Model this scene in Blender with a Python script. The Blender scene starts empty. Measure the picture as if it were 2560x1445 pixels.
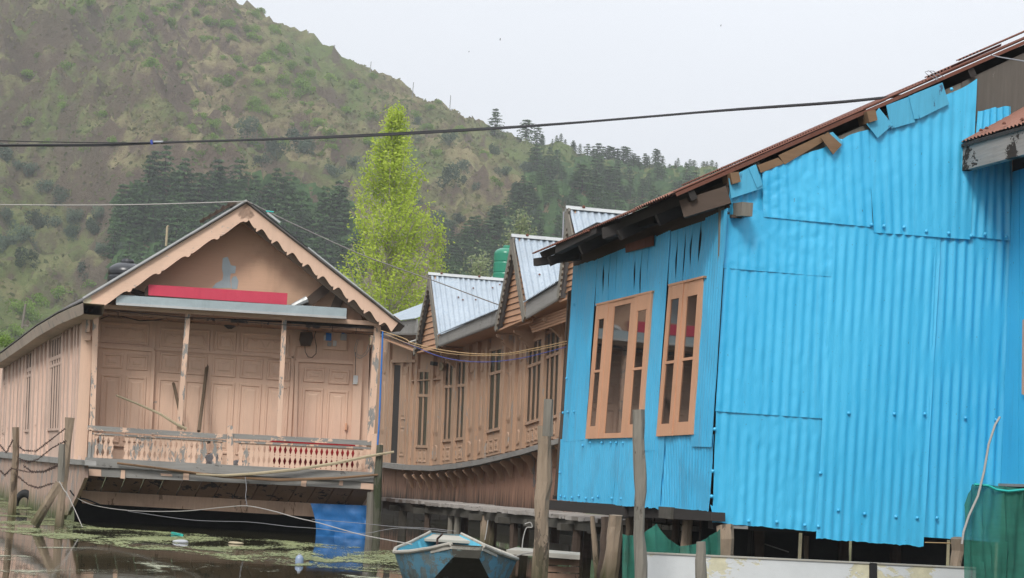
import bpy, math, random
from mathutils import Vector, noise, Matrix
R = math.radians
random.seed(7)
sc = bpy.context.scene
col = sc.collection

# ------------------------------------------------------------ camera
FPX, IW, IH = 5000.0, 2560.0, 1445.0
CAMZ = 1.0
PITCH = math.atan(480.0 / FPX)
ROLL = R(3.4)
r0 = Vector((1, 0, 0)); u0 = Vector((0, -math.sin(PITCH), math.cos(PITCH))); fw = Vector((0, math.cos(PITCH), math.sin(PITCH)))
cr = r0 * math.cos(ROLL) + u0 * math.sin(ROLL)
cu = -r0 * math.sin(ROLL) + u0 * math.cos(ROLL)
cd = bpy.data.cameras.new('camera'); cam = bpy.data.objects.new('camera', cd); col.objects.link(cam)
m = Matrix((cr, cu, -fw)).transposed().to_4x4(); m.translation = Vector((0, 0, CAMZ)); cam.matrix_world = m
cd.sensor_fit = 'HORIZONTAL'; cd.sensor_width = 36; cd.lens = 36 * FPX / IW
cd.clip_start = .1; cd.clip_end = 4000
sc.camera = cam

# ------------------------------------------------------------ sky, sun, exposure (overcast afternoon)
SUN_EL, SUN_AZ = R(42), R(-18)      # the veiled sun stands high behind the camera
world = bpy.data.worlds.new('World'); sc.world = world; world.use_nodes = True
wn = world.node_tree; wn.nodes.clear()
def wnode(t): return wn.nodes.new(t)
sky = wnode('ShaderNodeTexSky'); sky.sky_type = 'NISHITA'; sky.sun_disc = False
sky.sun_elevation = SUN_EL; sky.sun_rotation = math.pi - SUN_AZ; sky.dust_density = 3
tc = wnode('ShaderNodeTexCoord'); sep = wnode('ShaderNodeSeparateXYZ'); wn.links.new(tc.outputs['Generated'], sep.inputs[0])
mr = wnode('ShaderNodeMapRange'); mr.inputs['To Min'].default_value = 1.0; mr.inputs['To Max'].default_value = 2.7   # overcast: zenith brighter than horizon, everywhere
wn.links.new(sep.outputs['Z'], mr.inputs['Value'])
cl = wnode('ShaderNodeVectorMath'); cl.operation = 'SCALE'; cl.inputs[0].default_value = (7.05, 7.3, 7.75)
wn.links.new(mr.outputs[0], cl.inputs['Scale'])
mx = wnode('ShaderNodeMix'); mx.data_type = 'RGBA'; mx.inputs['Factor'].default_value = .93
wn.links.new(sky.outputs[0], mx.inputs['A']); wn.links.new(cl.outputs[0], mx.inputs['B'])
cn = wnode('ShaderNodeTexNoise'); cn.inputs['Scale'].default_value = 1.6; cn.inputs['Detail'].default_value = 3
mr2 = wnode('ShaderNodeMapRange'); mr2.inputs['To Min'].default_value = .88; mr2.inputs['To Max'].default_value = 1.10
wn.links.new(tc.outputs['Generated'], cn.inputs['Vector']); wn.links.new(cn.outputs[0], mr2.inputs['Value'])
sc2 = wnode('ShaderNodeVectorMath'); sc2.operation = 'SCALE'
wn.links.new(mx.outputs['Result'], sc2.inputs[0]); wn.links.new(mr2.outputs[0], sc2.inputs['Scale'])
bg = wnode('ShaderNodeBackground'); bg.inputs['Strength'].default_value = .094
wo = wnode('ShaderNodeOutputWorld')
wn.links.new(sc2.outputs[0], bg.inputs['Color']); wn.links.new(bg.outputs[0], wo.inputs['Surface'])
sl = bpy.data.lights.new('sun', 'SUN'); sl.energy = 2.0; sl.angle = R(15); sl.color = (1, .97, .92)
sun = bpy.data.objects.new('sun', sl); col.objects.link(sun)
sd = Vector((math.sin(SUN_AZ) * math.cos(SUN_EL), -math.cos(SUN_AZ) * math.cos(SUN_EL), math.sin(SUN_EL)))
sun.rotation_euler = sd.to_track_quat('Z', 'Y').to_euler(); sun.location = (0, -20, 60)
sc.view_settings.view_transform = 'Standard'; sc.view_settings.look = 'None'
sc.view_settings.exposure = 0.2; sc.view_settings.gamma = 1; sc.view_settings.use_curve_mapping = False
sc.cycles.denoising_prefilter = 'NONE'; sc.cycles.max_bounces = 6; sc.cycles.transparent_max_bounces = 12; sc.cycles.volume_bounces = 0

# ------------------------------------------------------------ helpers
def ray(px, py):
    return fw + cr * ((px - IW / 2) / FPX) - cu * ((py - IH / 2) / FPX)
CAM = Vector((0, 0, CAMZ))
def at(px, py, D):
    d = ray(px, py); return CAM + d * (D / d.y)
def ground(px, py, z=0.0):
    d = ray(px, py); return CAM + d * ((z - CAMZ) / d.z)
def onplane(px, py, O, N):
    d = ray(px, py); return CAM + d * ((O - CAM).dot(N) / d.dot(N))
class Fr:
    """a vertical building plane: U along it, Z up, N out of it"""
    def __init__(s, O, deg):
        t = R(deg); s.O = Vector((O[0], O[1], 0)); s.U = Vector((math.cos(t), math.sin(t), 0)); s.N = Vector((math.sin(t), -math.cos(t), 0))
    def p(s, u, z, n=0.0): return s.O + s.U * u + s.N * n + Vector((0, 0, z))
    def x(s, px, py, n=0.0): return onplane(px, py, s.O + s.N * n, s.N)
    def uz(s, px, py, n=0.0):
        q = s.x(px, py, n) - s.O; return q.dot(s.U), q.z
class MB:
    def __init__(s): s.v = []; s.f = []
    def add(s, vs, fs):
        k = len(s.v); s.v += [Vector(v) for v in vs]; s.f += [tuple(i + k for i in f) for f in fs]; return s
    def prism(s, front, back):
        n = len(front); fs = [tuple(range(n)), tuple(range(2 * n - 1, n - 1, -1))]
        fs += [(i, i + n, (i + 1) % n + n, (i + 1) % n) for i in range(n)]
        return s.add(list(front) + list(back), fs)
    def poly(s, fr, pts, n, th):      # outline given where it shows, on the plane n, th deep
        f = [fr.x(px, py, n) for px, py in pts]
        return s.prism(f, [q - fr.N * th for q in f])
    def box(s, fr, a, b, z0, z1, n0, n1):
        f = [fr.p(a, z0, n1), fr.p(b, z0, n1), fr.p(b, z1, n1), fr.p(a, z1, n1)]
        return s.prism(f, [q - fr.N * (n1 - n0) for q in f])
    def tube(s, pts, rad, seg=6, cap=True, rough=0.0):
        pts = [Vector(p) for p in pts]; n = len(pts); k = len(s.v)
        if not hasattr(rad, '__len__'): rad = [rad] * n
        ref = None
        for i, p in enumerate(pts):
            t = (pts[min(i + 1, n - 1)] - pts[max(i - 1, 0)]).normalized()
            if ref is None:
                ref = t.orthogonal().normalized()
            a = (ref - t * ref.dot(t)).normalized(); ref = a; b = t.cross(a)
            for j in range(seg):
                w = 2 * math.pi * j / seg
                rr = rad[i] * (1 + rough * noise.noise(Vector((p.z * 2.2, math.cos(w) * 1.6 + p.x, math.sin(w) * 1.6))))
                s.v.append(p + a * (math.cos(w) * rr) + b * (math.sin(w) * rr))
        for i in range(n - 1):
            for j in range(seg):
                s.f.append((k + i * seg + j, k + i * seg + (j + 1) % seg, k + (i + 1) * seg + (j + 1) % seg, k + (i + 1) * seg + j))
        if cap:
            s.f.append(tuple(k + j for j in reversed(range(seg)))); s.f.append(tuple(k + (n - 1) * seg + j for j in range(seg)))
        return s
    def beam(s, A, B, w, h, up=Vector((0, 0, 1))):   # a bar from A to B
        A = Vector(A); B = Vector(B); t = (B - A).normalized(); a = t.cross(up).normalized(); b = a.cross(t)
        q = [a * (-w / 2) + b * (-h / 2), a * (w / 2) + b * (-h / 2), a * (w / 2) + b * (h / 2), a * (-w / 2) + b * (h / 2)]
        return s.prism([A + c for c in q], [B + c for c in q])
    def build(s, name, mat, parent=None, smooth=False, label=None):
        c = sum(s.v, Vector()) / max(1, len(s.v))
        me = bpy.data.meshes.new(name); me.from_pydata([v - c for v in s.v], [], s.f)
        me.materials.append(mat)
        if smooth: me.shade_smooth(); me.set_sharp_from_angle(angle=R(50))
        o = bpy.data.objects.new(name, me); col.objects.link(o)
        base = Vector()
        p = parent
        while p is not None: base += p.location; p = p.parent
        o.location = c - base
        if parent: o.parent = parent
        if label: o['label'] = label
        return o
def link(name, me, parent, world_loc, rot=None):
    o = bpy.data.objects.new(name, me); col.objects.link(o)
    base = Vector(); p = parent
    while p is not None: base += p.location; p = p.parent
    o.location = Vector(world_loc) - base
    if rot is not None: o.rotation_euler = rot
    if parent: o.parent = parent
    return o
def tag(o, label, cat=None, group=None, kind=None):
    if label: o['label'] = label
    if cat: o['category'] = cat
    if group: o['group'] = group
    if kind: o['kind'] = kind
    return o
def thing(name, loc, label, cat, group=None):
    o = bpy.data.objects.new(name, None); col.objects.link(o); o.location = loc; o.empty_display_size = .1
    return tag(o, label, cat, group)
def S(fr, name, pts, n, th, mat, parent=None, label=None):
    return MB().poly(fr, pts, n, th).build(name, mat, parent, label=label)
def lerp(a, b, t): return a + (b - a) * t
def curve(pts, x):
    """piecewise-linear y(x)"""
    if x <= pts[0][0]: a, b = pts[0], pts[1]
    elif x >= pts[-1][0]: a, b = pts[-2], pts[-1]
    else:
        for a, b in zip(pts, pts[1:]):
            if a[0] <= x <= b[0]: break
    return a[1] + (b[1] - a[1]) * (x - a[0]) / (b[0] - a[0])
def sag(A, B, s, n=24):
    A = Vector(A); B = Vector(B)
    return [A.lerp(B, i / n) - Vector((0, 0, s * 4 * (i / n) * (1 - i / n))) for i in range(n + 1)]
def corr(L0, L1, H1, H0, nrm, period=.076, amp=.009, rows=2, dent=0.0, ragb=0.0, ragt=0.0, bowl=0.0, bowr=0.0, bc=.5, seed=0, thick=.003, seg=6, phase=0.0):
    """a corrugated sheet: low edge L0-L1, high edge H0-H1, waves along the low edge; returns an MB"""
    L0, L1, H1, H0, nrm = map(Vector, (L0, L1, H1, H0, nrm)); nrm.normalize()
    W = (L1 - L0).length; nc = max(3, int(round(W / period * seg)))
    Wt = (H1 - H0).length; mb = MB(); vs = []
    Lr = ((H0 + H1) / 2 - (L0 + L1) / 2).length
    for j in range(rows + 1):
        t = j / rows
        for i in range(nc + 1):
            s = i / nc
            e = math.exp(-((t - bc) / .27) ** 2) * min(1, 6 * t, 6 * (1 - t))
            s2 = s + (bowl * e * (1 - s) ** 6 - bowr * e * s ** 6) / W
            tt = t
            if j == 0 and ragb: tt = t + ragb / Lr * (noise.noise(Vector((s * W * 7, seed, 0))) + .5 * noise.noise(Vector((s * W * 25, seed, 3))))
            if j == rows and ragt: tt = t + ragt / Lr * noise.noise(Vector((s * W * 7, seed, 5)))
            p = L0.lerp(L1, s2).lerp(H0.lerp(H1, s2), tt)
            d = amp * math.sin(2 * math.pi * (s * W / period) + phase)
            if dent:
                q = Vector((s * W * 3.2, tt * Lr * 2.4, seed)); nn = noise.noise(q); d *= 1 - .85 * max(0, min(1, nn * 2.8 + .1))
                d += dent * (noise.noise(q * .7 + Vector((9, 3, 1))) + .9 * abs(noise.noise(q * 2.3)) + .35 * noise.noise(q * 6))
                if tt < .04: d += dent * .5 * noise.noise(Vector((s * W * 9, 1, seed)))
            vs.append(p + nrm * d)
    n1 = nc + 1
    fs = [(j * n1 + i, j * n1 + i + 1, (j + 1) * n1 + i + 1, (j + 1) * n1 + i) for j in range(rows) for i in range(nc)]
    mb.add(vs, fs)
    if thick:
        mb.add([v - nrm * thick for v in vs], [tuple(reversed(f)) for f in fs])
        k = len(vs); rim = [i for i in range(n1)] + [j * n1 + nc for j in range(1, rows + 1)] + [rows * n1 + i for i in range(nc - 1, -1, -1)] + [j * n1 for j in range(rows - 1, 0, -1)]
        mb.add([], [])
        for a, b in zip(rim, rim[1:] + rim[:1]): mb.f.append((a, a + k, b + k, b))
    return mb
def csheet(fr, q, n, name, mat, parent, **kw):
    """corrugated sheet on a wall; q = four corners low-left, low-right, high-right, high-left as they show"""
    P = [fr.x(a, b, n) for a, b in q]; kw.setdefault('phase', 2 * math.pi * ((P[0] - fr.O).dot(fr.U) / kw.get('period', .076) % 1))
    return corr(P[0], P[1], P[2], P[3], fr.N, **kw).build(name, mat, parent, smooth=True)

# ------------------------------------------------------------ materials
def NM(name):
    m = bpy.data.materials.new(name); m.use_nodes = True; nt = m.node_tree; b = nt.nodes['Principled BSDF']; return m, nt, b
def pos(nt, scale, rotz=0.0):
    g = nt.nodes.new('ShaderNodeNewGeometry'); mp = nt.nodes.new('ShaderNodeMapping'); mp.inputs['Scale'].default_value = scale
    mp.inputs['Rotation'].default_value = (0, 0, rotz)
    nt.links.new(g.outputs['Position'], mp.inputs['Vector']); return mp.outputs[0]
def nz(nt, vec, scale=1, detail=4, rough=.6, dist=0):
    n = nt.nodes.new('ShaderNodeTexNoise'); n.inputs['Scale'].default_value = scale; n.inputs['Detail'].default_value = detail
    n.inputs['Roughness'].default_value = rough; n.inputs['Distortion'].default_value = dist; nt.links.new(vec, n.inputs['Vector']); return n.outputs[0]
def ramp(nt, fac, stops):
    r = nt.nodes.new('ShaderNodeValToRGB'); e = r.color_ramp.elements
    while len(e) < len(stops): e.new(.5)
    for k, (p, c) in zip(e, stops): k.position = p; k.color = (*c, 1) if len(c) == 3 else c
    nt.links.new(fac, r.inputs[0]); return r.outputs[0]
def rng(nt, v, a, b, lo=0, hi=1):
    r = nt.nodes.new('ShaderNodeMapRange'); r.inputs['From Min'].default_value = a; r.inputs['From Max'].default_value = b
    r.inputs['To Min'].default_value = lo; r.inputs['To Max'].default_value = hi; nt.links.new(v, r.inputs['Value']); return r.outputs[0]
def mixc(nt, f, a, b, mode='MIX'):
    x = nt.nodes.new('ShaderNodeMix'); x.data_type = 'RGBA'; x.blend_type = mode
    if isinstance(f, (int, float)): x.inputs['Factor'].default_value = f
    else: nt.links.new(f, x.inputs['Factor'])
    for k, v in (('A', a), ('B', b)):
        if isinstance(v, tuple): x.inputs[k].default_value = (*v, 1)
        else: nt.links.new(v, x.inputs[k])
    return x.outputs['Result']
def mth(nt, op, a, b=None):
    x = nt.nodes.new('ShaderNodeMath'); x.operation = op
    for k, v in ((0, a), (1, b)):
        if v is None: continue
        if isinstance(v, (int, float)): x.inputs[k].default_value = v
        else: nt.links.new(v, x.inputs[k])
    return x.outputs[0]
def bump(nt, b, h, strength, dist=.01):
    x = nt.nodes.new('ShaderNodeBump'); x.inputs['Strength'].default_value = strength; x.inputs['Distance'].default_value = dist
    nt.links.new(h, x.inputs['Height']); nt.links.new(x.outputs[0], b.inputs['Normal'])
def mul(c, k): return tuple(min(1, x * k) for x in c)
def mat_wood(name, colr, under=None, wear=.0, rough=.75, grain='v', dirt=.35, var=.18, wscale=9, lowdirt_shade=None, per=.12, gs=1.0):
    """painted or bare boards: grain, stains, rubbed-off paint showing the timber"""
    m, nt, b = NM(name)
    sc_ = {'v': (26, 26, 1.6), 'h': (1.6, 1.6, 26), 'n': (8, 8, 8)}[grain]; sc_ = tuple(v * gs for v in sc_)
    g = nz(nt, pos(nt, sc_), 1.5, 5, .65)
    big = nz(nt, pos(nt, (1.3, 1.3, .8)), 1, 5, .6, .4)
    oi = nt.nodes.new('ShaderNodeObjectInfo')
    c = mixc(nt, g, mul(colr, 1 - var), mul(colr, 1 + var))
    c = mixc(nt, rng(nt, oi.outputs['Random'], 0, 1, 0, per), c, mul(colr, .62))
    c = mixc(nt, rng(nt, big, .5, .78, 0, dirt), c, mul(colr, .42))
    fine = nz(nt, pos(nt, (sc_[0] * .5, sc_[1] * .5, sc_[2] * 1.5)), 2, 4, .7)
    c = mixc(nt, rng(nt, fine, .6, .75, 0, dirt * .7), c, mul(colr, .55))
    h = g
    if under is not None and wear > 0:
        w = nz(nt, pos(nt, (wscale, wscale, wscale * (.35 if grain == 'v' else 1.6))), 1, 6, .72, .3)
        msk = rng(nt, w, .72 - wear * .3, .735 - wear * .3)
        uc = mixc(nt, g, mul(under, .6), mul(under, 1.3))
        c = mixc(nt, msk, c, uc); h = mth(nt, 'SUBTRACT', g, mth(nt, 'MULTIPLY', msk, .8))
    if lowdirt_shade:
        z0, z1, dc = lowdirt_shade
        gz = nt.nodes.new('ShaderNodeNewGeometry'); sp = nt.nodes.new('ShaderNodeSeparateXYZ'); nt.links.new(gz.outputs['Position'], sp.inputs[0])
        zz = mth(nt, 'ADD', sp.outputs['Z'], mth(nt, 'MULTIPLY', mth(nt, 'SUBTRACT', nz(nt, pos(nt, (9, 9, 1)), 1, 4), .5), (z1 - z0) * 2.2))
        c = mixc(nt, rng(nt, zz, z1, z0), c, dc)
    nt.links.new(c, b.inputs['Base Color']); b.inputs['Roughness'].default_value = rough
    b.inputs['Specular IOR Level'].default_value = .3
    bump(nt, b, h, .5, .006)
    return m
def mat_metal(name, colr, rust=0.0, rough=.4, metallic=0.0, rustc=(.16, .055, .025), dirt=.3, spec=.5, fine=18, streak=None):
    m, nt, b = NM(name)
    big = nz(nt, pos(nt, (1.6, 1.6, 1.1)), 1, 5, .6, .3)
    n2 = nz(nt, pos(nt, (14, 14, 2.2)), 1, 4, .6)
    c = mixc(nt, rng(nt, big, .35, .7), mul(colr, .9), mul(colr, 1.08))
    c = mixc(nt, rng(nt, n2, .55, .8, 0, dirt), c, mul(colr, .6))
    if streak:
        c = mixc(nt, rng(nt, nz(nt, pos(nt, (30, 30, 1.0)), 1, 3), .52, .68, 0, .55), c, streak)
    if rust:
        w = nz(nt, pos(nt, (fine, fine, fine * .7)), 1, 5, .7)
        c = mixc(nt, rng(nt, w, .74 - rust * .3, .77 - rust * .3), c, mixc(nt, n2, rustc, mul(rustc, 1.8)))
    nt.links.new(c, b.inputs['Base Color']); b.inputs['Metallic'].default_value = metallic
    nt.links.new(rng(nt, n2, .2, .8, rough * .8, min(1, rough * 1.35)), b.inputs['Roughness'])
    b.inputs['Specular IOR Level'].default_value = spec
    bump(nt, b, nz(nt, pos(nt, (7, 7, 5)), 1, 5, .6), .35, .02)
    return m
def mat_sheet(name, colr, rough, fade, grime, amt):
    m, nt, b = NM(name)
    big = nz(nt, pos(nt, (.9, .9, .5)), 1, 5, .65, .5); st = nz(nt, pos(nt, (16, 16, .7)), 1, 5, .7); sp_ = nz(nt, pos(nt, (38, 38, 30)), 1, 3, .6)
    c = mixc(nt, rng(nt, big, .35, .68), mul(colr, .90), mixc(nt, .5, colr, fade))
    oi = nt.nodes.new('ShaderNodeObjectInfo'); c = mixc(nt, rng(nt, oi.outputs['Random'], 0, 1, 0, .45), c, fade)
    c = mixc(nt, rng(nt, st, .55, .80, 0, amt), c, grime)
    c = mixc(nt, rng(nt, st, .42, .25, 0, amt * .8), c, fade)
    c = mixc(nt, rng(nt, sp_, .70, .74, 0, .75), c, (.05, .09, .12))
    nt.links.new(c, b.inputs['Base Color']); nt.links.new(rng(nt, big, .3, .7, rough * .75, rough * 1.3), b.inputs['Roughness']); b.inputs['Specular IOR Level'].default_value = .5
    bump(nt, b, mth(nt, 'ADD', nz(nt, pos(nt, (5, 5, 3)), 1, 6, .6), mth(nt, 'MULTIPLY', st, .3)), .5, .02)
    return m
def mat_plain(name, colr, rough=.6, spec=.4, var=.15, scale=12, trans=0.0):
    m, nt, b = NM(name)
    n = nz(nt, pos(nt, (scale, scale, scale)), 1, 4)
    nt.links.new(mixc(nt, n, mul(colr, 1 - var * 1.6), mul(colr, 1 + var)), b.inputs['Base Color'])
    b.inputs['Roughness'].default_value = rough; b.inputs['Specular IOR Level'].default_value = spec
    return m
TAN = (.68, .465, .34); GREYW = (.265, .255, .235)
M = {}
M['tan'] = mat_wood('tan_paint', TAN, (.36, .31, .28), .12, .55, 'v', .28, .10)
M['tan_worn'] = mat_wood('tan_paint_worn', TAN, GREYW, .62, .65, 'v', .4, .14, 7)
M['tan_rail'] = mat_wood('tan_rail_worn', TAN, GREYW, .95, .7, 'h', .5, .14, 5)
M['tan_rail2'] = mat_wood('tan_bargeboard_worn', TAN, (.42, .37, .33), .35, .65, 'h', .35, .12, 4)
M['tan_side'] = mat_wood('tan_side_faded', (.58, .42, .335), (.40, .34, .30), .22, .75, 'v', .35, .10, 2.5, gs=.3)
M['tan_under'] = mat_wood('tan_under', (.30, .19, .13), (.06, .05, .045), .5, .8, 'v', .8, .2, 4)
M['gable'] = mat_wood('gable_board', (.60, .39, .26), None, 0, .6, 'h', .55, .07)
M['brown'] = mat_wood('brown_boards', (.44, .285, .19), (.33, .29, .25), .38, .65, 'v', .35, .13, 6)
M['brown_clap'] = mat_wood('brown_clapboard', (.46, .265, .16), None, 0, .65, 'h', .3, .12)
M['redhull'] = mat_wood('hull_boards', (.36, .205, .14), (.16, .15, .145), .35, .7, 'v', .6, .2, 3, lowdirt_shade=(.35, .85, (.022, .018, .015)))  # low darkening paints in the shade behind the jetty
M['hull_side'] = mat_wood('hull_side_boards', (.43, .30, .235), GREYW, .55, .8, 'v', .6, .2, 4, lowdirt_shade=(0, .35, (.07, .09, .03)))
M['grey'] = mat_wood('grey_weathered', GREYW, (.13, .12, .11), .3, .85, 'h', .6, .3, 4)
M['grey_v'] = mat_wood('grey_weathered_post', (.20, .182, .15), (.10, .085, .07), .35, .9, 'v', .6, .38, 3)
M['post_tan'] = mat_wood('bark_stripped_post', (.27, .205, .145), (.12, .09, .065), .45, .9, 'v', .6, .38, 3, lowdirt_shade=(0, .35, (.08, .075, .035)))
M['deck'] = mat_wood('jetty_board', (.36, .33, .30), (.12, .11, .10), .3, .85, 'h', .5, .3, 4)
M['plankend'] = mat_wood('plank_end', (.085, .078, .065), None, 0, .9, 'n', .7, .4)
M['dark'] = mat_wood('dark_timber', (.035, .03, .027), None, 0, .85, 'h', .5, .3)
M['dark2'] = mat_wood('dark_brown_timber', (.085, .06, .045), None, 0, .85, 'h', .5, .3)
M['beam'] = mat_wood('stained_beam', (.30, .27, .24), (.035, .022, .014), .62, .8, 'h', .8, .3, 1.3)
M['oldply'] = mat_wood('old_brown_board', (.20, .12, .065), (.08, .05, .03), .3, .8, 'h', .6, .3, 4)
M['slate'] = mat_wood('dark_grey_boarding', (.115, .105, .09), (.2, .19, .17), .3, .85, 'v', .6, .3, 4)
M['frame'] = mat_wood('window_frame_paint', (.64, .345, .21), None, 0, .5, 'v', .3, .1)
M['blue'] = mat_sheet('blue_sheet', (.034, .43, .74), .36, (.09, .53, .78), (.05, .28, .44), .40)
M['bluel'] = mat_sheet('blue_sheet_matt', (.040, .42, .72), .5, (.10, .48, .74), (.12, .30, .44), .8)
M['bluep'] = mat_wood('blue_painted_ply', (.08, .38, .56), (.05, .12, .2), .35, .6, 'v', .5, .2, 7)
M['galv'] = mat_metal('galvanised', (.37, .42, .46), .08, .45, .3, dirt=.5, streak=(.20, .28, .37))
M['galv_plain'] = mat_metal('galvanised_tray', (.34, .40, .41), 0, .4, .45, dirt=.35)
M['galv_light'] = mat_metal('zinc_trim', (.42, .43, .42), .05, .45, .3, dirt=.35)
M['rust'] = mat_metal('rusty_sheet', (.15, .062, .042), .35, .8, 0, rustc=(.09, .035, .02), dirt=.5, spec=.2)
M['rust_light'] = mat_metal('rusty_sheet_pale', (.25, .12, .085), .2, .75, 0, rustc=(.15, .05, .03), dirt=.4, spec=.25)
M['red'] = mat_metal('red_signboard', (.52, .035, .075), 0, .55, 0, dirt=.25)
M['oldtin'] = mat_metal('old_dark_roof_sheet', (.10, .095, .09), .2, .6, 0, dirt=.5)
M['soffit'] = mat_wood('old_soffit_boards', (.50, .41, .33), GREYW, .4, .75, 'v', .5, .2, 4)
M['raft'] = mat_wood('taupe_rafter', (.31, .235, .18), (.2, .17, .15), .4, .75, 'h', .4, .2, 4)
M['mossy'] = mat_wood('mossy_post', (.10, .10, .07), (.05, .06, .03), .5, .9, 'v', .6, .35, 3)
M['bowboard'] = mat_wood('stained_bow_board', (.50, .34, .24), (.22, .14, .09), .5, .75, 'v', .8, .2, 2.5)
M['maroon'] = mat_plain('dark_red_cloth', (.33, .014, .018), .8)
M['white'] = mat_wood('white_board', (.60, .61, .60), (.58, .54, .38), .62, .6, 'n', .25, .05, 1.6)
M['white_cloth'] = mat_plain('pale_cloth', (.38, .385, .40), .8)
M['black_plastic'] = mat_plain('black_plastic', (.012, .013, .016), .32, .6)
M['green_tank'] = mat_plain('green_plastic', (.015, .20, .115), .3, .5)
M['black'] = mat_plain('black_rubber', (.012, .012, .012), .7)
M['cable'] = mat_plain('cable_black', (.02, .02, .022), .6)
M['rope'] = mat_plain('pale_rope', (.38, .36, .33), .8, scale=60)
M['wire'] = mat_plain('grey_wire', (.26, .26, .27), .6)
M['rustwire'] = mat_plain('rusty_wire', (.06, .032, .025), .8)
M['yellow'] = mat_plain('yellow_cord', (.50, .33, .16), .7)
M['bluecord'] = mat_plain('blue_cord', (.05, .08, .35), .6)
M['bluepipe'] = mat_plain('blue_pipe', (.02, .16, .50), .45)
M['bamboo'] = mat_wood('bamboo', (.38, .315, .205), (.2, .13, .08), .3, .6, 'n', .4, .2, 14)
M['stick'] = mat_wood('brown_batten', (.14, .10, .065), None, 0, .7, 'v', .4, .2)
M['tarp'] = mat_metal('blue_tarp', (.020, .155, .42), 0, .45, 0, dirt=.8)
M['teal'] = mat_plain('teal_plastic', (.02, .42, .36), .5)
M['boatblue'] = mat_wood('boat_paint', (.085, .22, .30), (.12, .15, .15), .72, .55, 'h', .5, .15, 6, lowdirt_shade=(0, .18, (.03, .035, .03)))
M['boatrim'] = mat_wood('boat_rim', (.40, .375, .32), (.25, .22, .18), .3, .7, 'h', .4, .2, 6)
M['boatin'] = mat_plain('boat_inside_paint', (.10, .42, .56), .55, var=.25, scale=5)
M['wetshade'] = mat_plain('wet_shade_tone_boards', (.016, .015, .012), .6, .3, .5, 7)  # near-black tone puts the shade under boats, jetty and shed into the colour
M['grime'] = mat_wood('grimy_boat_end', (.045, .042, .032), (.10, .13, .12), .45, .7, 'n', .6, .4, 5)
M['copper'] = mat_plain('meter_grey', (.35, .37, .38), .5)
M['rock'] = mat_plain('bottle_clear_blue', (.22, .28, .38), .15, .6)
# glass
m, nt, b = NM('window_glass'); b.inputs['Base Color'].default_value = (.012, .013, .014, 1); b.inputs['Roughness'].default_value = .03; b.inputs['IOR'].default_value = 2.5
bump(nt, b, nz(nt, pos(nt, (1.2, 1.2, 1.2)), 1, 2), .05, .02); M['glass'] = m
m, nt, b = NM('dull_glass'); b.inputs['Base Color'].default_value = (.03, .035, .033, 1); b.inputs['Roughness'].default_value = .12; b.inputs['IOR'].default_value = 1.5; M['dullglass'] = m; b.inputs['Base Color'].default_value = (.010, .012, .011, 1); b.inputs['Roughness'].default_value = .3
# shade netting: a woven cloth with holes too small to see, so part of the light passes
def mat_net(name, colr, alpha):
    m, nt, b = NM(name)
    n = nz(nt, pos(nt, (2.5, 2.5, 14)), 1, 5); n2 = nz(nt, pos(nt, (1.6, 1.6, 1.6)), 1, 3)
    nt.links.new(mixc(nt, n, mul(colr, .65), mul(colr, 1.35)), b.inputs['Base Color']); b.inputs['Roughness'].default_value = .85
    nt.links.new(rng(nt, n2, .3, .7, alpha - .12, min(1, alpha + .12)), b.inputs['Alpha'])
    return m
M['net'] = mat_net('shade_net', (.016, .135, .095), .88)
# foliage
def mat_leaf(name, a, b_, trans=.3, sc_=1.5, rough=.6, objvar=.25):
    m, nt, b = NM(name); nt.nodes.remove(b)
    out = nt.nodes['Material Output']
    n = nz(nt, pos(nt, (sc_, sc_, sc_)), 1, 4, .65)
    oi = nt.nodes.new('ShaderNodeObjectInfo')
    c = mixc(nt, rng(nt, n, .3, .7), a, b_)
    c = mixc(nt, rng(nt, oi.outputs['Random'], 0, 1, 0, objvar), c, mul(a, .6))
    d = nt.nodes.new('ShaderNodeBsdfDiffuse'); t = nt.nodes.new('ShaderNodeBsdfTranslucent'); x = nt.nodes.new('ShaderNodeMixShader')
    x.inputs[0].default_value = trans
    nt.links.new(c, d.inputs[0]); nt.links.new(c, t.inputs[0]); nt.links.new(d.outputs[0], x.inputs[1]); nt.links.new(t.outputs[0], x.inputs[2]); nt.links.new(x.outputs[0], out.inputs[0])
    return m
M['cedar'] = mat_leaf('cedar_needles', (.055, .125, .048), (.160, .265, .095), .3, .9, objvar=.6)
M['shrub'] = mat_leaf('shrub_leaves', (.15, .25, .045), (.25, .36, .075), .35, .2)
M['shrub_dark'] = mat_leaf('dark_shrub_leaves', (.070, .115, .075), (.125, .165, .105), .25, .25)
M['scrub'] = mat_leaf('scrub_leaves', (.21, .165, .10), (.11, .17, .05), .25, .03, objvar=0)
M['poplar'] = mat_leaf('poplar_leaves', (.30, .42, .035), (.58, .66, .12), .45, 3, objvar=0)
M['willow'] = mat_leaf('willow_leaves', (.20, .25, .12), (.34, .38, .22), .35, 3, objvar=0)
M['bark'] = mat_plain('tree_bark', (.42, .38, .32), .9, .2, .2, 4)
M['darkbark'] = mat_plain('cedar_bark', (.07, .055, .045), .9, .2)
# water
m, nt, b = NM('lake_water'); b.inputs['Base Color'].default_value = (.034, .030, .015, 1); b.inputs['Roughness'].default_value = .035; b.inputs['IOR'].default_value = 1.34
h = mth(nt, 'ADD', nz(nt, pos(nt, (1.4, .8, 1)), 1, 4, .55, .4), mth(nt, 'MULTIPLY', nz(nt, pos(nt, (7, 2.2, 1)), 1, 3), .22)); bump(nt, b, h, .07, .02); M['water'] = m
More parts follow.
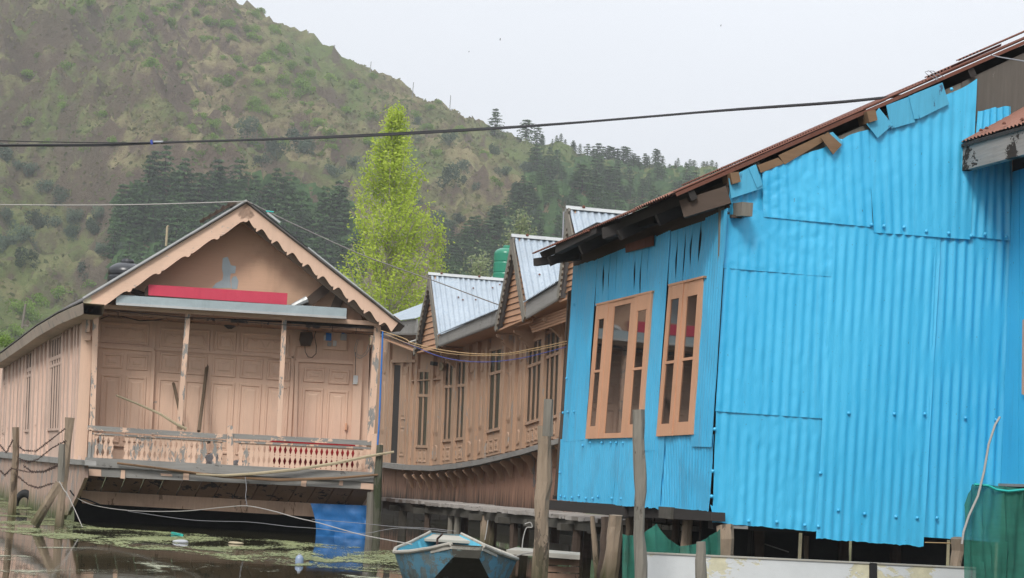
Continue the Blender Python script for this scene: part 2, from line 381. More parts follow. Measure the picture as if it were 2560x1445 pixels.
# floating weed
m, nt, b = NM('duckweed')
n1 = nz(nt, pos(nt, (1.3, .5, 1)), 1, 7, .7, .6); n2 = nz(nt, pos(nt, (24, 9, 1)), 1, 5, .75); n3 = nz(nt, pos(nt, (.8, .8, 1)), 1, 5, .7)
c = mixc(nt, rng(nt, n3, .35, .6), (.055, .075, .012), (.20, .225, .085)); c = mixc(nt, rng(nt, n2, .5, .62, 0, .8), c, (.30, .31, .17)); c = mixc(nt, rng(nt, n2, .45, .38, 0, .7), c, (.02, .025, .008))
nt.links.new(c, b.inputs['Base Color']); b.inputs['Roughness'].default_value = .8
nt.links.new(rng(nt, mth(nt, 'ADD', n1, mth(nt, 'MULTIPLY', n2, .68)), .835, .89), b.inputs['Alpha'])
M['weed'] = m
# hillside
m, nt, b = NM('hillside')
P1 = pos(nt, (.020, .012, .014), R(0)); P2 = pos(nt, (.11, .07, .07)); P3 = pos(nt, (.55, .4, .5))
a1 = nz(nt, P1, 1, 7, .66, .6); a2 = nz(nt, P2, 1, 7, .7, .3); a3 = nz(nt, P3, 1, 7, .78)
c = mixc(nt, rng(nt, mth(nt, 'ADD', mth(nt, 'MULTIPLY', a2, .5), mth(nt, 'MULTIPLY', a3, .5)), .43, .57), (.125, .098, .052), (.36, .305, .165))
c = mixc(nt, rng(nt, mth(nt, 'ADD', mth(nt, 'MULTIPLY', a1, .75), mth(nt, 'MULTIPLY', a3, .25)), .46, .56, 0, .85), c, (.125, .18, .05))
g = nt.nodes.new('ShaderNodeNewGeometry'); sp = nt.nodes.new('ShaderNodeSeparateXYZ'); nt.links.new(g.outputs['Normal'], sp.inputs[0])
rk = mixc(nt, a3, (.075, .052, .044), (.21, .155, .115))
steep = mth(nt, 'ADD', sp.outputs['Z'], mth(nt, 'MULTIPLY', mth(nt, 'SUBTRACT', a3, .5), .5))
c = mixc(nt, rng(nt, steep, .71, .54, 0, .85), c, rk)
c = mixc(nt, rng(nt, a3, .55, .66, 0, .6), c, (.055, .045, .035))
nt.links.new(c, b.inputs['Base Color']); b.inputs['Roughness'].default_value = .95; b.inputs['Specular IOR Level'].default_value = .1
bump(nt, b, mth(nt, 'ADD', a3, mth(nt, 'MULTIPLY', a2, 2.0)), .9, 1.6); M['hill'] = m
m, nt, b = NM('bank_soil'); n = nz(nt, pos(nt, (.4, .4, .4)), 1, 5)
nt.links.new(mixc(nt, n, (.10, .085, .05), (.10, .13, .05)), b.inputs['Base Color']); b.inputs['Roughness'].default_value = .95; M['soil'] = m
# ------------------------------------------------------------ water, bank, hillside
o = MB().add([(-700, -60, 0), (700, -60, 0), (700, 95, 0), (-700, 95, 0)], [(0, 1, 2, 3)]).build('lake_water', M['water']); tag(o, 'still dark brown lake water between the boats', kind='structure')
o = MB().add([(-700, 94, -.6), (700, 94, -.6), (700, 97, .5), (-700, 97, .5), (700, 240, 2), (-700, 240, 2), (700, 1500, 2), (-700, 1500, 2)], [(0, 1, 2, 3), (3, 2, 4, 5), (5, 4, 6, 7)]).build('lake_bank', M['soil']); tag(o, 'grassy bank at the foot of the hill', kind='structure')

YB, YR = 190.0, 430.0
RPX = [(-2600, -1500), (-900, -700), (-300, -420), (0, -290), (300, -150), (600, 2), (640, 22), (700, 60), (770, 98), (860, 152), (960, 197), (1040, 243), (1120, 276), (1200, 308), (1260, 335), (1400, 365), (1500, 392), (1620, 412), (1750, 424), (1850, 436), (2100, 480), (2560, 575), (3300, 760), (4600, 1000)]
RX = [(at(a, b_, YR).x, at(a, b_, YR).z) for a, b_ in RPX]
RX = [(-900, 260)] + [p for p in RX if p[0] > -340] + [(900, 8)]
def ridge_z(x): return max(3, curve(RX, x))
def rg(p, s, oct_=4):
    v = 0; a = 1; t = 0
    for i in range(oct_):
        v += a * (1 - abs(noise.noise(p * s)) * 2); t += a; a *= .5; s *= 2.1
    return v / t
def hill_z(x, y):
    yr = YR
    t = (y - YB) / (yr - YB)
    if t <= 0: base = 0
    elif t <= 1: base = ridge_z(x) * (t * .93 + .07 * t * t)
    else: base = ridge_z(x) * (1 - (t - 1) * .55)
    k = max(0, min(1, t * 6)) * (1 if t < .82 else max(.15, 1 - (t - .82) * 5) if t < 2 else max(.15, 1 - (t - .93) * 8))
    # gullies that run down and to the right, small crags on top
    wx = x + .55 * (y - YB)
    p = Vector((wx, y * .35, base * .25))
    d2 = 2.0 * (noise.noise(Vector((x * .42, y * .42, base * .42)))) + 1.0 * noise.noise(Vector((x * .9, y * .9, 3))) + 3.0 * noise.noise(Vector((x * .13, y * .13, 8)))
    d = 17 * (rg(p + Vector((40, 0, 0)), .014, 2) - .5) + 9 * (rg(Vector((wx, y * .7, base)), .045, 3) - .5) + 6.0 * (rg(Vector((wx * .6 + x * .4, y, base)), .15, 3) - .5) * max(.15, min(1, .5 + 1.6 * noise.noise(Vector((x * .02, y * .02, 4)))))
    amp = .35 + .65 * max(0, min(1, (150 - x) / 260))
    return max(1.2, base + (d * k + d2 * max(0, min(1, t * 6))) * amp)
NX, NY = 620, 250
XS = [-330 + 560 * i / NX for i in range(NX + 1)]
YS = [YB - 20 + (YR + 60 - YB + 20) * j / NY for j in range(NY + 1)]
vs = []; fs = []
for j, y in enumerate(YS):
    for x in XS: vs.append((x * (.55 + .45 * y / YR) if True else x, y, 0))
vs = [Vector((a, b_, hill_z(a, b_))) for a, b_, _ in vs]
for j in range(NY):
    for i in range(NX): k = j * (NX + 1) + i; fs.append((k, k + 1, k + NX + 2, k + NX + 1))
o = MB().add(vs, fs).build('hillside', M['hill'], smooth=True); tag(o, 'steep dry hillside with rocky gullies and green patches', kind='structure')
# the far flanks, out of the photograph
vs = []; fs = []; k = 0
for x0, x1 in ((-900, -140), (100, 900)):
    n0 = len(vs)
    for j in range(31):
        y = YB - 20 + (YR + 300 - YB) * j / 30
        for i in range(31): x = lerp(x0, x1, i / 30); vs.append(Vector((x, y, hill_z(x, y) - 6)))
    for j in range(30):
        for i in range(30): k = n0 + j * 31 + i; fs.append((k, k + 1, k + 32, k + 31))
o = MB().add(vs, fs).build('far_hill', M['hill'], smooth=True); tag(o, 'outer slopes of the hill running on to both sides', kind='structure')

def hill_hit(px, py):
    d = ray(px, py); y = YB - 5
    last = None
    while y < YR + 40:
        p = CAM + d * (y / d.y)
        if p.z < hill_z(p.x, y): return p
        y += 1.5
    return None
# ---- conifers
def tuft(mb, c, ax, L, w, rnd):
    """a flat spray of needles"""
    side = ax.cross(Vector((0, 0, 1))).normalized() * w; up = Vector((0, 0, rnd.uniform(-.15, .25) * w))
    ax = (ax * .75 + Vector((0, 0, -.25 + rnd.uniform(-.3, .3)))).normalized(); a = c + ax * L
    mb.add([c - side * .5, c + side * .5, a + side * .35 - up, a - side * .35 - up], [(0, 1, 2, 3)])
def cedar_mesh(seed, spread=.3, flat=False, tiers=9):
    rnd = random.Random(seed); tr = MB(); cr_ = MB()
    H = 1.0
    tr.tube([(0, 0, -.1), (0, 0, .5), (rnd.uniform(-.01, .01), 0, .97)], [.022, .014, .004], 5)
    for t in range(tiers):
        z = .12 + .84 * t / (tiers - 1) + rnd.uniform(-.015, .015)
        rad = spread * (1 - z) ** (.75 if not flat else .45) * rnd.uniform(.8, 1.15) + .012
        nb = rnd.randint(6, 8)
        for b_ in range(nb):
            a = 2 * math.pi * (b_ + rnd.random()) / nb; rr = rad * rnd.uniform(.6, 1.12)
            ax = Vector((math.cos(a), math.sin(a), 0)); n = 4
            for q in range(n):
                s = (q + .8) / n
                c = ax * rr * s * .9 + Vector((0, 0, z - .10 * rr * s + rnd.uniform(-.014, .014)))
                for _ in range(4):
                    a2 = a + rnd.uniform(-1.1, 1.1)
                    tuft(cr_, c + Vector((rnd.uniform(-1, 1), rnd.uniform(-1, 1), rnd.uniform(-.3, .3))) * .022, Vector((math.cos(a2), math.sin(a2), rnd.uniform(-.5, .25))), .062 * rnd.uniform(.6, 1.2), .042, rnd)
    return tr, cr_
def mk(mb, name, mat):
    me = bpy.data.meshes.new(name); me.from_pydata(mb.v, [], mb.f); me.materials.append(mat); return me
CED = []
for s_, sp_, fl in ((1, .44, False), (2, .52, False), (3, .44, True), (4, .40, False)):
    a, b_ = cedar_mesh(s_, sp_, fl); CED.append((mk(a, 'trunk', M['darkbark']), mk(b_, 'crown', M['cedar'])))
def bush_mesh(seed, mat, n=620, sq=.8):
    rnd = random.Random(seed); mb = MB(); cl_ = [(Vector((rnd.uniform(-.3, .3), rnd.uniform(-.3, .3), rnd.uniform(.15, .6))), rnd.uniform(.16, .3)) for _ in range(8)]
    for _ in range(n):
        c, r_ = rnd.choice(cl_); d = Vector((rnd.gauss(0, 1), rnd.gauss(0, 1), rnd.gauss(0, 1))).normalized() * r_ * rnd.uniform(.6, 1.05)
        p = c + d; p.z = max(.0, p.z * sq)
        a = Vector((rnd.gauss(0, 1), rnd.gauss(0, 1), rnd.gauss(0, 1))).normalized(); b2 = a.orthogonal().normalized() * .036; a *= .036
        mb.add([p - a, p + b2, p + a, p - b2], [(0, 1, 2, 3)])
    return mk(mb, 'shrub', mat)
BSH = [bush_mesh(k, M['shrub']) for k in (11, 12, 13)]
BSD = [bush_mesh(k, M['shrub_dark'], 760, 1.15) for k in (21, 22, 23)]
rt = random.Random(5)
def cedar(px, py, hpx, label, group, kind=None, wide=1.0):
    """foot of the tree at px,py; hpx tall as it shows"""
    p = hill_hit(px, py)
    if p is None: return
    h = hpx / FPX * p.y
    a, b_ = CED[kind if kind is not None else rt.randrange(4)]
    t = thing('cedar_tree', (p.x, p.y, p.z - .02 * h), label, 'tree', group); t.rotation_euler = (0, 0, rt.uniform(0, 6.28)); t.scale = (h * wide, h * wide, h)
    for nm, me in (('trunk', a), ('crown', b_)):
        c = bpy.data.objects.new(nm, me); col.objects.link(c); c.parent = t
def ridge_cedar(px, ytop, label, group, kind=None, wide=1.0):
    q_ = at(px, ytop, YR - 2); z = hill_z(q_.x, YR - 2) - .3; h = max(1.8, q_.z - z)
    a, b_ = CED[kind if kind is not None else rt.randrange(4)]
    t = thing('cedar_tree', (q_.x, YR - 2, z), label, 'tree', group); t.rotation_euler = (0, 0, rt.uniform(0, 6.28)); t.scale = (h * wide, h * wide, h)
    for nm, me in (('trunk', a), ('crown', b_)):
        c = bpy.data.objects.new(nm, me); col.objects.link(c); c.parent = t
def shrub(px, py, wpx, dark, label, group):
    p = hill_hit(px, py)
    if p is None: return
    s = wpx / FPX * p.y
    o = bpy.data.objects.new('shrub', rt.choice(BSD if dark else BSH)); col.objects.link(o)
    o.location = (p.x, p.y, p.z - .12 * s); o.scale = (s, s, s * rt.uniform(.8, 1.15)); o.rotation_euler = (0, 0, rt.uniform(0, 6.28)); tag(o, label, 'shrub', group)
ridge_cedar(1240, 270, 'lone dark cedar standing up against the sky on the ridge', None, 1, 1.1)
ridge_cedar(1318, 298, 'flat-topped cedar on the ridge just right of the lone dark one', None, 2, 1.35)
ridge_cedar(1345, 312, 'small cedar leaning out beside the flat-topped cedar on the ridge', None, 2)
G1 = 'cedars of the wood on the lower slope behind the left houseboat'
L1 = 'dark green cedar in the dense wood on the lower slope above the left houseboat roof'
bandA = [(290, 470), (380, 420), (480, 425), (560, 430), (700, 440), (860, 480), (900, 520)]
ROOF = [(-50, 900), (0, 880), (207, 748), (617, 503), (1003, 815), (1060, 790), (1083, 684), (1240, 705), (1293, 589), (1400, 600), (1430, 518), (1560, 525), (1830, 425), (2250, 240)]
def seen(x, y, h): return y - h * .8 < curve(ROOF, x)
n = 0
while n < 100:
    x = rt.uniform(280, 900); top = curve(bandA, x); y = top + 60 + (760 - top) * rt.random(); hh = rt.uniform(85, 130)
    if not seen(x, y, hh) or (860 < x < 900 and rt.random() < .5): continue
    if x < 400 and y > 640 and rt.random() < .6: continue
    if x < 300 + (y - 500) * .15 and rt.random() < .7: continue
    cedar(x, y, hh, L1, G1); n += 1
G2 = 'cedars of the wood along the ridge and slope on the right'
L2 = 'hazy green cedar in the wood covering the right-hand end of the hill'
rid = [(1330, 372), (1400, 390), (1500, 405), (1620, 425), (1750, 438), (1850, 448), (2000, 475)]
for x in range(1350, 2000, 13):
    ridge_cedar(x + rt.uniform(-6, 6), curve([(1350, 330), (1400, 345), (1500, 362), (1540, 355), (1600, 378), (1650, 372), (1680, 405), (1720, 392), (1760, 412), (1850, 420), (2000, 455)], x) + rt.uniform(-4, 14), 'cedar whose top breaks the skyline along the right-hand ridge', 'cedars on the right-hand skyline', wide=rt.uniform(.9, 1.4))
n = 0
while n < 140:
    x = rt.uniform(1100, 1900); top = curve([(1100, 640), (1180, 600), (1290, 520), (1330, 385), (1400, 400), (1500, 420), (1850, 450), (2000, 480)], x)
    y = top + (740 - top) * rt.random(); hh = rt.uniform(52, 86)
    if not seen(x, y, hh) or y - hh < curve(rid, x) - 34: continue
    cedar(x, y, hh, L2, G2, wide=rt.uniform(.9, 1.35)); n += 1
# shrubs one can pick out on the bare slope
dk = 'dark blue-green bush on the bare slope between the two woods'
for x, y, w in [(1040, 312, 24), (1118, 362, 40), (1237, 395, 30), (1045, 360, 30), (1120, 462, 54), (1155, 432, 30), (1188, 486, 44), (1258, 440, 32), (1320, 438, 40), (1168, 470, 30), (1300, 500, 40), (1085, 580, 50), (1120, 600, 46), (1240, 560, 44), (1290, 580, 40), (1060, 540, 40), (1150, 560, 36), (1330, 560, 44)]:
    shrub(x, y, w * 1.25, True, dk, 'dark bushes on the bare middle slope')
for x, y, w in [(610, 350, 62), (750, 375, 60), (690, 395, 50), (770, 392, 46), (655, 420, 40), (835, 440, 40), (880, 420, 34)]:
    shrub(x, y, w * 1.2, True, 'dark bush at the upper edge of the left wood, below the black cable', 'dark bushes above the left wood')
for x, y, w in [(22, 415, 64), (62, 450, 58), (108, 490, 44), (40, 438, 40), (160, 520, 52), (185, 560, 60), (245, 560, 56), (95, 580, 60), (45, 620, 66), (10, 640, 60), (60, 660, 60), (240, 590, 50), (125, 575, 50), (180, 600, 40), (215, 700, 44), (250, 640, 50), (300, 660, 60), (330, 610, 50), (20, 560, 44)]:
    shrub(x, y, w * 1.2, True, 'dark bluish bush on the slope at the far left, under the black cable', 'dark bushes on the far left slope')
n = 0
while n < 190:
    x = rt.uniform(60, 1180); y = rt.uniform(0, 400)
    ry = curve(RPX, x)
    if y < ry + 12: continue
    # they cluster down the green gully and right of it
    gx = 560 + (y - 100) * .45
    if abs(x - gx) > 150 and rt.random() < .72: continue
    shrub(x, y, rt.uniform(18, 48), False, 'fresh green bush in the gullies high on the open hillside', 'green bushes on the upper slope'); n += 1
for x, y, w in [(1240, 470, 36), (1230, 455, 28), (1210, 390, 30), (1260, 510, 26), (1150, 330, 30), (1095, 260, 22), (930, 192, 26), (700, 70, 20), (650, 30, 24), (15, 485, 34), (440, 610, 50), (405, 660, 40), (480, 640, 40), (20, 770, 60), (60, 790, 60), (90, 760, 50), (150, 740, 46), (10, 850, 50), (230, 720, 40), (30, 840, 50)]:
    shrub(x, y, w * 1.2, False, 'bright green low bush among dry grass away from the upper gullies', 'scattered bright green bushes')
# low scrub, past counting
mb = MB(); rs = random.Random(3)
for _ in range(80000):
    if rs.random() < .8: x = rs.uniform(-150, 30)
    else: x = rs.uniform(30, 90)
    y = rs.uniform(YB, YR)
    x *= y / YR * 1.05
    gm = noise.noise(Vector((x * .03, y * .03, 7))) + .5 * noise.noise(Vector((x * .12, y * .12, 2)))
    if gm < rs.uniform(-.35, .25): continue
    z = hill_z(x, y); s = rs.uniform(.18, .5)
    a = rs.uniform(0, 6.28); d = Vector((math.cos(a), math.sin(a), 0)) * s; up = Vector((rs.uniform(-.3, .3), rs.uniform(-.3, .3), s * rs.uniform(.7, 1.5)))
    p = Vector((x, y, z - .1))
    mb.add([p - d, p + d, p + d * .5 + up, p - d * .6 + up * .8], [(0, 1, 2, 3)])
o = mb.build('hillside_scrub', M['scrub']); tag(o, 'dry grass tufts and low scrub over the hillside', kind='stuff')
mb = MB()
k = 0
while k < 30000:
    if rs.random() < .5: px = rs.uniform(290, 900); y0_ = curve(bandA, px) + 20
    else: px = rs.uniform(1120, 2000); y0_ = curve([(1120, 660), (1180, 610), (1290, 530), (1330, 385), (1400, 398), (1500, 412), (1850, 445), (2000, 470)], px)
    y = rs.uniform(YB, YR + 3); d_ = ray(px, 500); x = d_.x / d_.y * y; z = hill_z(x, y)
    rel = (Vector((x, y, z)) - CAM); py = IH / 2 - FPX * rel.dot(cu) / rel.dot(fw)
    k += 1
    if py < y0_ + rs.uniform(-10, 30): continue
    s = rs.uniform(.6, 1.5); a = rs.uniform(0, 6.28); d = Vector((math.cos(a), math.sin(a), 0)) * s; up = Vector((rs.uniform(-.3, .3), rs.uniform(-.3, .3), s * rs.uniform(.7, 1.6))); p = Vector((x, y, z - .1))
    mb.add([p - d, p + d, p + d * .5 + up, p - d * .6 + up * .8], [(0, 1, 2, 3)])
o = mb.build('wood_undergrowth', M['cedar']); tag(o, 'dark green undergrowth filling the floor of the cedar woods', kind='stuff')
# thin poles on the ridge
for px, py, h in ((768, 100, 22), (834, 140, 28), (925, 178, 24), (1031, 232, 26), (1124, 272, 34)):
    p = at(px, py, YR - 3); q = at(px + 3, py - h, YR - 3)
    o = MB().tube([p - Vector((0, 0, 3)), q], .09, 5).build('ridge_pole', M['wire'])
    tag(o, {768: 'thin pole on the highest rocks of the ridge line', 834: 'thin pole second down the ridge line', 925: 'thin pole midway down the ridge above the poplar', 1031: 'thin pole fourth down the ridge right of the poplar top', 1124: 'thin pole lowest on the ridge, left of the lone cedar'}[px], 'pole', 'thin poles along the ridge')

# ------------------------------------------------------------ poplar and willows beyond the boats
def leafy(name, base, H, outline, leafmat, barkmat, nbr, nleaf, leaf, label, seed, lean=0.02, clump=.16):
    """outline: list of (t, radius) with t = share of the height"""
    rnd = random.Random(seed); t_ = thing(name, base, label, 'tree'); base = Vector(base)
    tr = MB(); pts = [base + Vector((lean * H * s * s, 0, H * s)) for s in (0, .25, .5, .75, .97)]
    tr.tube(pts, [H * .012, H * .010, H * .007, H * .0035, H * .001], 7)
    cr_ = MB(); tips = []
    for k in range(nbr):
        s0 = .06 + .84 * (k + rnd.random()) / nbr; a = rnd.uniform(0, 6.28); p0 = base + Vector((lean * H * s0 * s0, 0, H * s0))
        s1 = min(.99, s0 + rnd.uniform(.06, .17)); r_ = curve(outline, s1) * rnd.uniform(.55, 1.0)
        p2 = base + Vector((lean * H * s1 * s1 + math.cos(a) * r_, math.sin(a) * r_, H * s1)); p1 = p0.lerp(p2, .5) + Vector((math.cos(a), math.sin(a), -.3)) * r_ * .14
        tr.tube([p0, p1, p2], [H * .0045 * (1.1 - s0), H * .003 * (1.1 - s0), H * .001], 4, False)
        tips.append((p0, p1, p2))
    for _ in range(nleaf):
        p0, p1, p2 = rnd.choice(tips); s = rnd.random() ** .6
        p = (p0.lerp(p1, s * 2) if s < .5 else p1.lerp(p2, s * 2 - 1)) + Vector((rnd.gauss(0, 1), rnd.gauss(0, 1), rnd.gauss(0, 1.3))) * clump * (.5 + s * .6)
        a = Vector((rnd.gauss(0, 1), rnd.gauss(0, 1), rnd.gauss(0, 1))).normalized(); b2 = a.orthogonal().normalized(); a *= leaf * rnd.uniform(.7, 1.3); b2 *= leaf * .75
        cr_.add([p - a, p + b2 * .8 - a * .2, p + a, p - b2 * .8 - a * .2], [(0, 1, 2, 3)])
    tr.build('trunk', barkmat, t_); cr_.build('crown', leafmat, t_)
D = 78
b0 = at(934, 1150, D); b0.z = .3; top = at(975, 270, D)
leafy('poplar_tree', b0, top.z - b0.z, [(0, 1.6), (.3, 2.3), (.6, 2.25), (.70, 2.05), (.8, 1.5), (.9, .95), (.96, .5), (1, .08)], M['poplar'], M['bark'], 180, 26000, .066, 'tall bright yellow-green poplar rising behind the houseboat roofs', 4, .0, .155)
b0 = at(1055, 1150, D + 1); b0.z = .3; top = at(1092, 545, D + 1)
leafy('poplar_tree', b0, top.z - b0.z, [(0, .5), (.6, .8), (.8, .6), (1, .1)], M['poplar'], M['bark'], 34, 3200, .058, 'small yellow-green poplar close against the right side of the tall one', 9, .0, .17)
b0 = at(1268, 1150, 84); b0.z = .3; top = at(1272, 528, 84)
leafy('willow_tree', b0, top.z - b0.z, [(0, .5), (.5, 1.2), (.8, 1.0), (.95, .5), (1, .2)], M['willow'], M['bark'], 44, 4200, .07, 'pale silvery willow standing behind the green water tank', 5, .0, .17)
b0 = at(1165, 1150, 82); b0.z = .3; top = at(1165, 640, 82)
leafy('willow_tree', b0, top.z - b0.z, [(0, .8), (.5, 2.0), (.85, 1.4), (1, .5)], M['willow'], M['bark'], 50, 4600, .07, 'low spreading pale willow between the poplar and the green water tank', 6, .0, .19)
# ------------------------------------------------------------ left houseboat
D1 = 30.0
q = at(225, 1141, D1); FF = Fr(q, 6)                       # plane of the veranda posts
q = at(196, 1138, 30.5); FS = Fr(q, -72)                   # its long left side
SD = Vector((-math.sin(R(18)), math.cos(R(18)), 0))
B1 = thing('houseboat', FF.p(2, 0, -1), 'tan painted houseboat seen end-on with carved bargeboards and an open veranda', 'houseboat', )
NB = -.85
# back wall of the veranda and its joinery
S(FF, 'wall', [(228, 790), (925, 830), (915, 1190), (215, 1160)], NB, .08, M['tan'], B1)
def bil(q, s, t):   # q = tl,tr,br,bl
    a = q[0].lerp(q[1], s); b = q[3].lerp(q[2], s); return a.lerp(b, t)
def panel(fr, q, n, parent, mat, mould=.018, name='panel'):
    P = [fr.x(a, b, n) for a, b in q]; w = (P[1] - P[0]).length; h = (P[3] - P[0]).length
    mb = MB(); vs = []
    for ins, out in ((0, 0), (.008, mould), (.032, mould), (.045, .002), (.085, .004), (.105, .014)):
        i = min(ins, w * .42); j = min(ins, h * .42)
        vs += [bil(P, i / w, j / h) + fr.N * out, bil(P, 1 - i / w, j / h) + fr.N * out, bil(P, 1 - i / w, 1 - j / h) + fr.N * out, bil(P, i / w, 1 - j / h) + fr.N * out]
    fs = []
    for r_ in range(5):
        for k in range(4): fs.append((r_ * 4 + k, r_ * 4 + (k + 1) % 4, r_ * 4 + 4 + (k + 1) % 4, r_ * 4 + 4 + k))
    fs.append((20, 21, 22, 23)); mb.add(vs, [tuple(reversed(f)) for f in fs])
    return mb.build(name, mat, parent)
def ln(fr, a, b, wpx, n, th, name, mat, parent, vert=None):
    """a straight moulding from a to b, wpx wide as it shows"""
    dx, dy = b[0] - a[0], b[1] - a[1]; l = math.hypot(dx, dy); ox, oy = -dy / l * wpx / 2, dx / l * wpx / 2
    return S(fr, name, [(a[0] + ox, a[1] + oy), (b[0] + ox, b[1] + oy), (b[0] - ox, b[1] - oy), (a[0] - ox, a[1] - oy)], n, th, mat, parent)
# doors
for nm, q, spl, mid in (('door', [(243, 868), (379, 880), (368, 1120), (230, 1112)], 305, 925), ('door', [(747, 905), (882, 912), (876, 1140), (742, 1130)], 813, 960)):
    dr = S(FF, nm, q, NB + .05, .05, M['tan'], B1)
    for k in range(2):
        a = q[0][0] + 10 + k * 62; dy = k * 5
        panel(FF, [(a + 4, q[0][1] + 13 + dy), (a + 56, q[0][1] + 16 + dy), (a + 53, mid - 3 + dy), (a + 1, mid - 5 + dy)], NB + .052, dr, M['tan'])
        panel(FF, [(a, mid + 10 + dy), (a + 52, mid + 12 + dy), (a + 45, q[2][1] - 12), (a - 8, q[3][1] - 8)], NB + .052, dr, M['tan'])
    ln(FF, (q[0][0] - 6, q[0][1] - 5), (q[1][0] + 6, q[1][1] - 5), 9, NB + .085, .09, 'door_frame', M['tan'], B1)
    ln(FF, (q[1][0] + 5, q[1][1] - 5), (q[2][0] + 5, q[2][1]), 9, NB + .08, .08, 'door_frame', M['tan'], B1)
    ln(FF, (q[0][0] - 5, q[0][1] - 5), (q[3][0] - 5, q[3][1]), 9, NB + .08, .08, 'door_frame', M['tan'], B1)
h_ = ln(FF, (866, 1058), (864, 1075), 5, NB + .11, .05, 'door_handle', M['frame'], B1)
# centre panelling
cols = [(400, 456), (466, 520), (532, 592), (602, 659), (669, 728)]
for i, (a, b_) in enumerate(cols):
    y0 = 880 + i * 4.6
    panel(FF, [(a, y0), (b_, y0 + 4), (b_ - 3, y0 + 55), (a - 3, y0 + 51)], NB + .002, B1, M['tan'])
    panel(FF, [(a - 4, y0 + 64), (b_ - 4, y0 + 68), (b_ - 14, 1130 + i * 3), (a - 14, 1128 + i * 3)], NB + .002, B1, M['tan'])
for (a, b_, y) in ((247, 374, 802), (400, 526, 818), (538, 592, 826), (604, 724, 830)):
    panel(FF, [(a, y), (b_, y + (b_ - a) * .06), (b_ - 2, y + 54 + (b_ - a) * .06), (a - 2, y + 54)], NB + .002, B1, M['tan'], name='frieze_panel')
    # the ogee moulding planted in each frieze panel
    n_ = 2 if b_ - a > 80 else 1
    mb = MB(); pts = []
    for k in range(25):
        s = k / 24; xx = lerp(a + 8, b_ - 8, s); w_ = abs(math.sin(s * math.pi * n_)); pts.append(FF.x(xx, y + (xx - a) * .06 + 30 - 14 * w_ ** 2 + (6 * math.cos(s * 2 * math.pi * n_ * 2)), NB + .018))
    mb.tube(pts, .008, 5); mb.build('ogee_moulding', M['tan'], B1)
ln(FF, (385, 872), (735, 893), 6, NB + .035, .03, 'rail_moulding', M['tan'], B1)
for a in (386, 736): ln(FF, (a, 800 + (a - 250) * .06), (a - 16, 1160), 9, NB + .035, .03, 'stile', M['tan'], B1)
ln(FF, (597, 830), (592, 884), 6, NB + .03, .03, 'stile', M['tan'], B1); ln(FF, (531, 824), (528, 880), 6, NB + .03, .03, 'stile', M['tan'], B1)
ln(FF, (899, 850), (884, 1175), 22, NB + .10, .1, 'corner_board', M['tan'], B1)
# left flank beside the veranda
S(FF, 'corner_board', [(206, 792), (233, 800), (216, 1150), (186, 1150)], -.12, .5, M['tan'], B1)
S(FF, 'bracket', [(216, 795), (226, 796), (224, 830), (213, 830)], -.03, .09, M['tan_worn'], B1)
S(FF, 'switch_box', [(212, 838), (228, 839), (227, 851), (211, 850)], -.05, .07, M['tan_worn'], B1)
# ceiling, beam, posts
bz = FF.uz(250, 765, 0)[1]; u0, u1 = FF.uz(232, 800)[0], FF.uz(950, 820)[0]
for k in range(12):
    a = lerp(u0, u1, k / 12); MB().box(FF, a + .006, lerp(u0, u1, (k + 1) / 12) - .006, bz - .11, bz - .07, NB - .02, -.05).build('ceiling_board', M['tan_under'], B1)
ln(FF, (247, 765), (950, 809), 11, .02, .10, 'beam', M['tan'], B1)
for i, (a, b_, w_) in enumerate((((240, 770), (227, 1165), 14), ((470, 783), (448, 1075), 13), ((711, 797), (697, 1092), 12), ((944, 815), (921, 1172), 17))):
    ln(FF, a, b_, w_, .015, .07, 'post', M['tan_worn'], B1)
for px, py in ((470, 783), (711, 797)):
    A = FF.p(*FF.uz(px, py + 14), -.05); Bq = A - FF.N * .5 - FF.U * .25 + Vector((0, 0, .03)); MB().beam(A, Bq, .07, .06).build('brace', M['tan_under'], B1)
# gable wall and roof timbers
S(FF, 'gable_wall', [(240, 782), (607, 535), (965, 812)], -.24, .05, M['gable'], B1)
for pts in (([(430, 655), (429, 716)]), ([(512, 590), (511, 625)]), ([(683, 595), (684, 760)]), ([(498, 625), (683, 640)])):
    ln(FF, pts[0], pts[1], 3, -.233, .012, 'cover_strip', M['gable'], B1)
S(FF, 'bare_patch', [(557, 645), (569, 642), (577, 662), (580, 664), (590, 665), (588, 683), (577, 684), (575, 692), (578, 720), (530, 720), (540, 708), (556, 700), (558, 688), (555, 670)], -.235, .006, M['galv_plain'], B1, 'bare metal patch where a picture was torn from the gable')
S(FF, 'bare_patch', [(582, 692), (590, 690), (596, 702), (593, 722), (579, 722), (578, 700)], -.235, .006, M['galv_plain'], B1)
S(FF, 'rafter', [(607, 518), (985, 800), (958, 815), (925, 804), (606, 554)], .06, .12, M['raft'], B1)
S(FF, 'rafter', [(607, 518), (225, 742), (249, 760), (606, 554)], .055, .12, M['raft'], B1)
for a, b_ in (((840, 700), (760, 765)), ((862, 712), (836, 775))):  # dark strips added in place of the shaded holes in the gable
    ln(FF, a, b_, 24, -.06, .05, 'hole_shade', M['dark2'], B1)
S(FF, 'gable_end_board', [(838, 742), (905, 788), (905, 806), (830, 800)], -.08, .03, M['tan_under'], B1)
o = MB().tube([FF.x(730, 766, .0), FF.x(768, 748, -.02)], [.04, .055], 8).build('conduit', M['galv_light'], B1)
o = MB().tube([FF.x(330, 727, -.0), FF.x(366, 741, .0)], [.04, .05], 8).build('conduit', M['dark2'], B1)
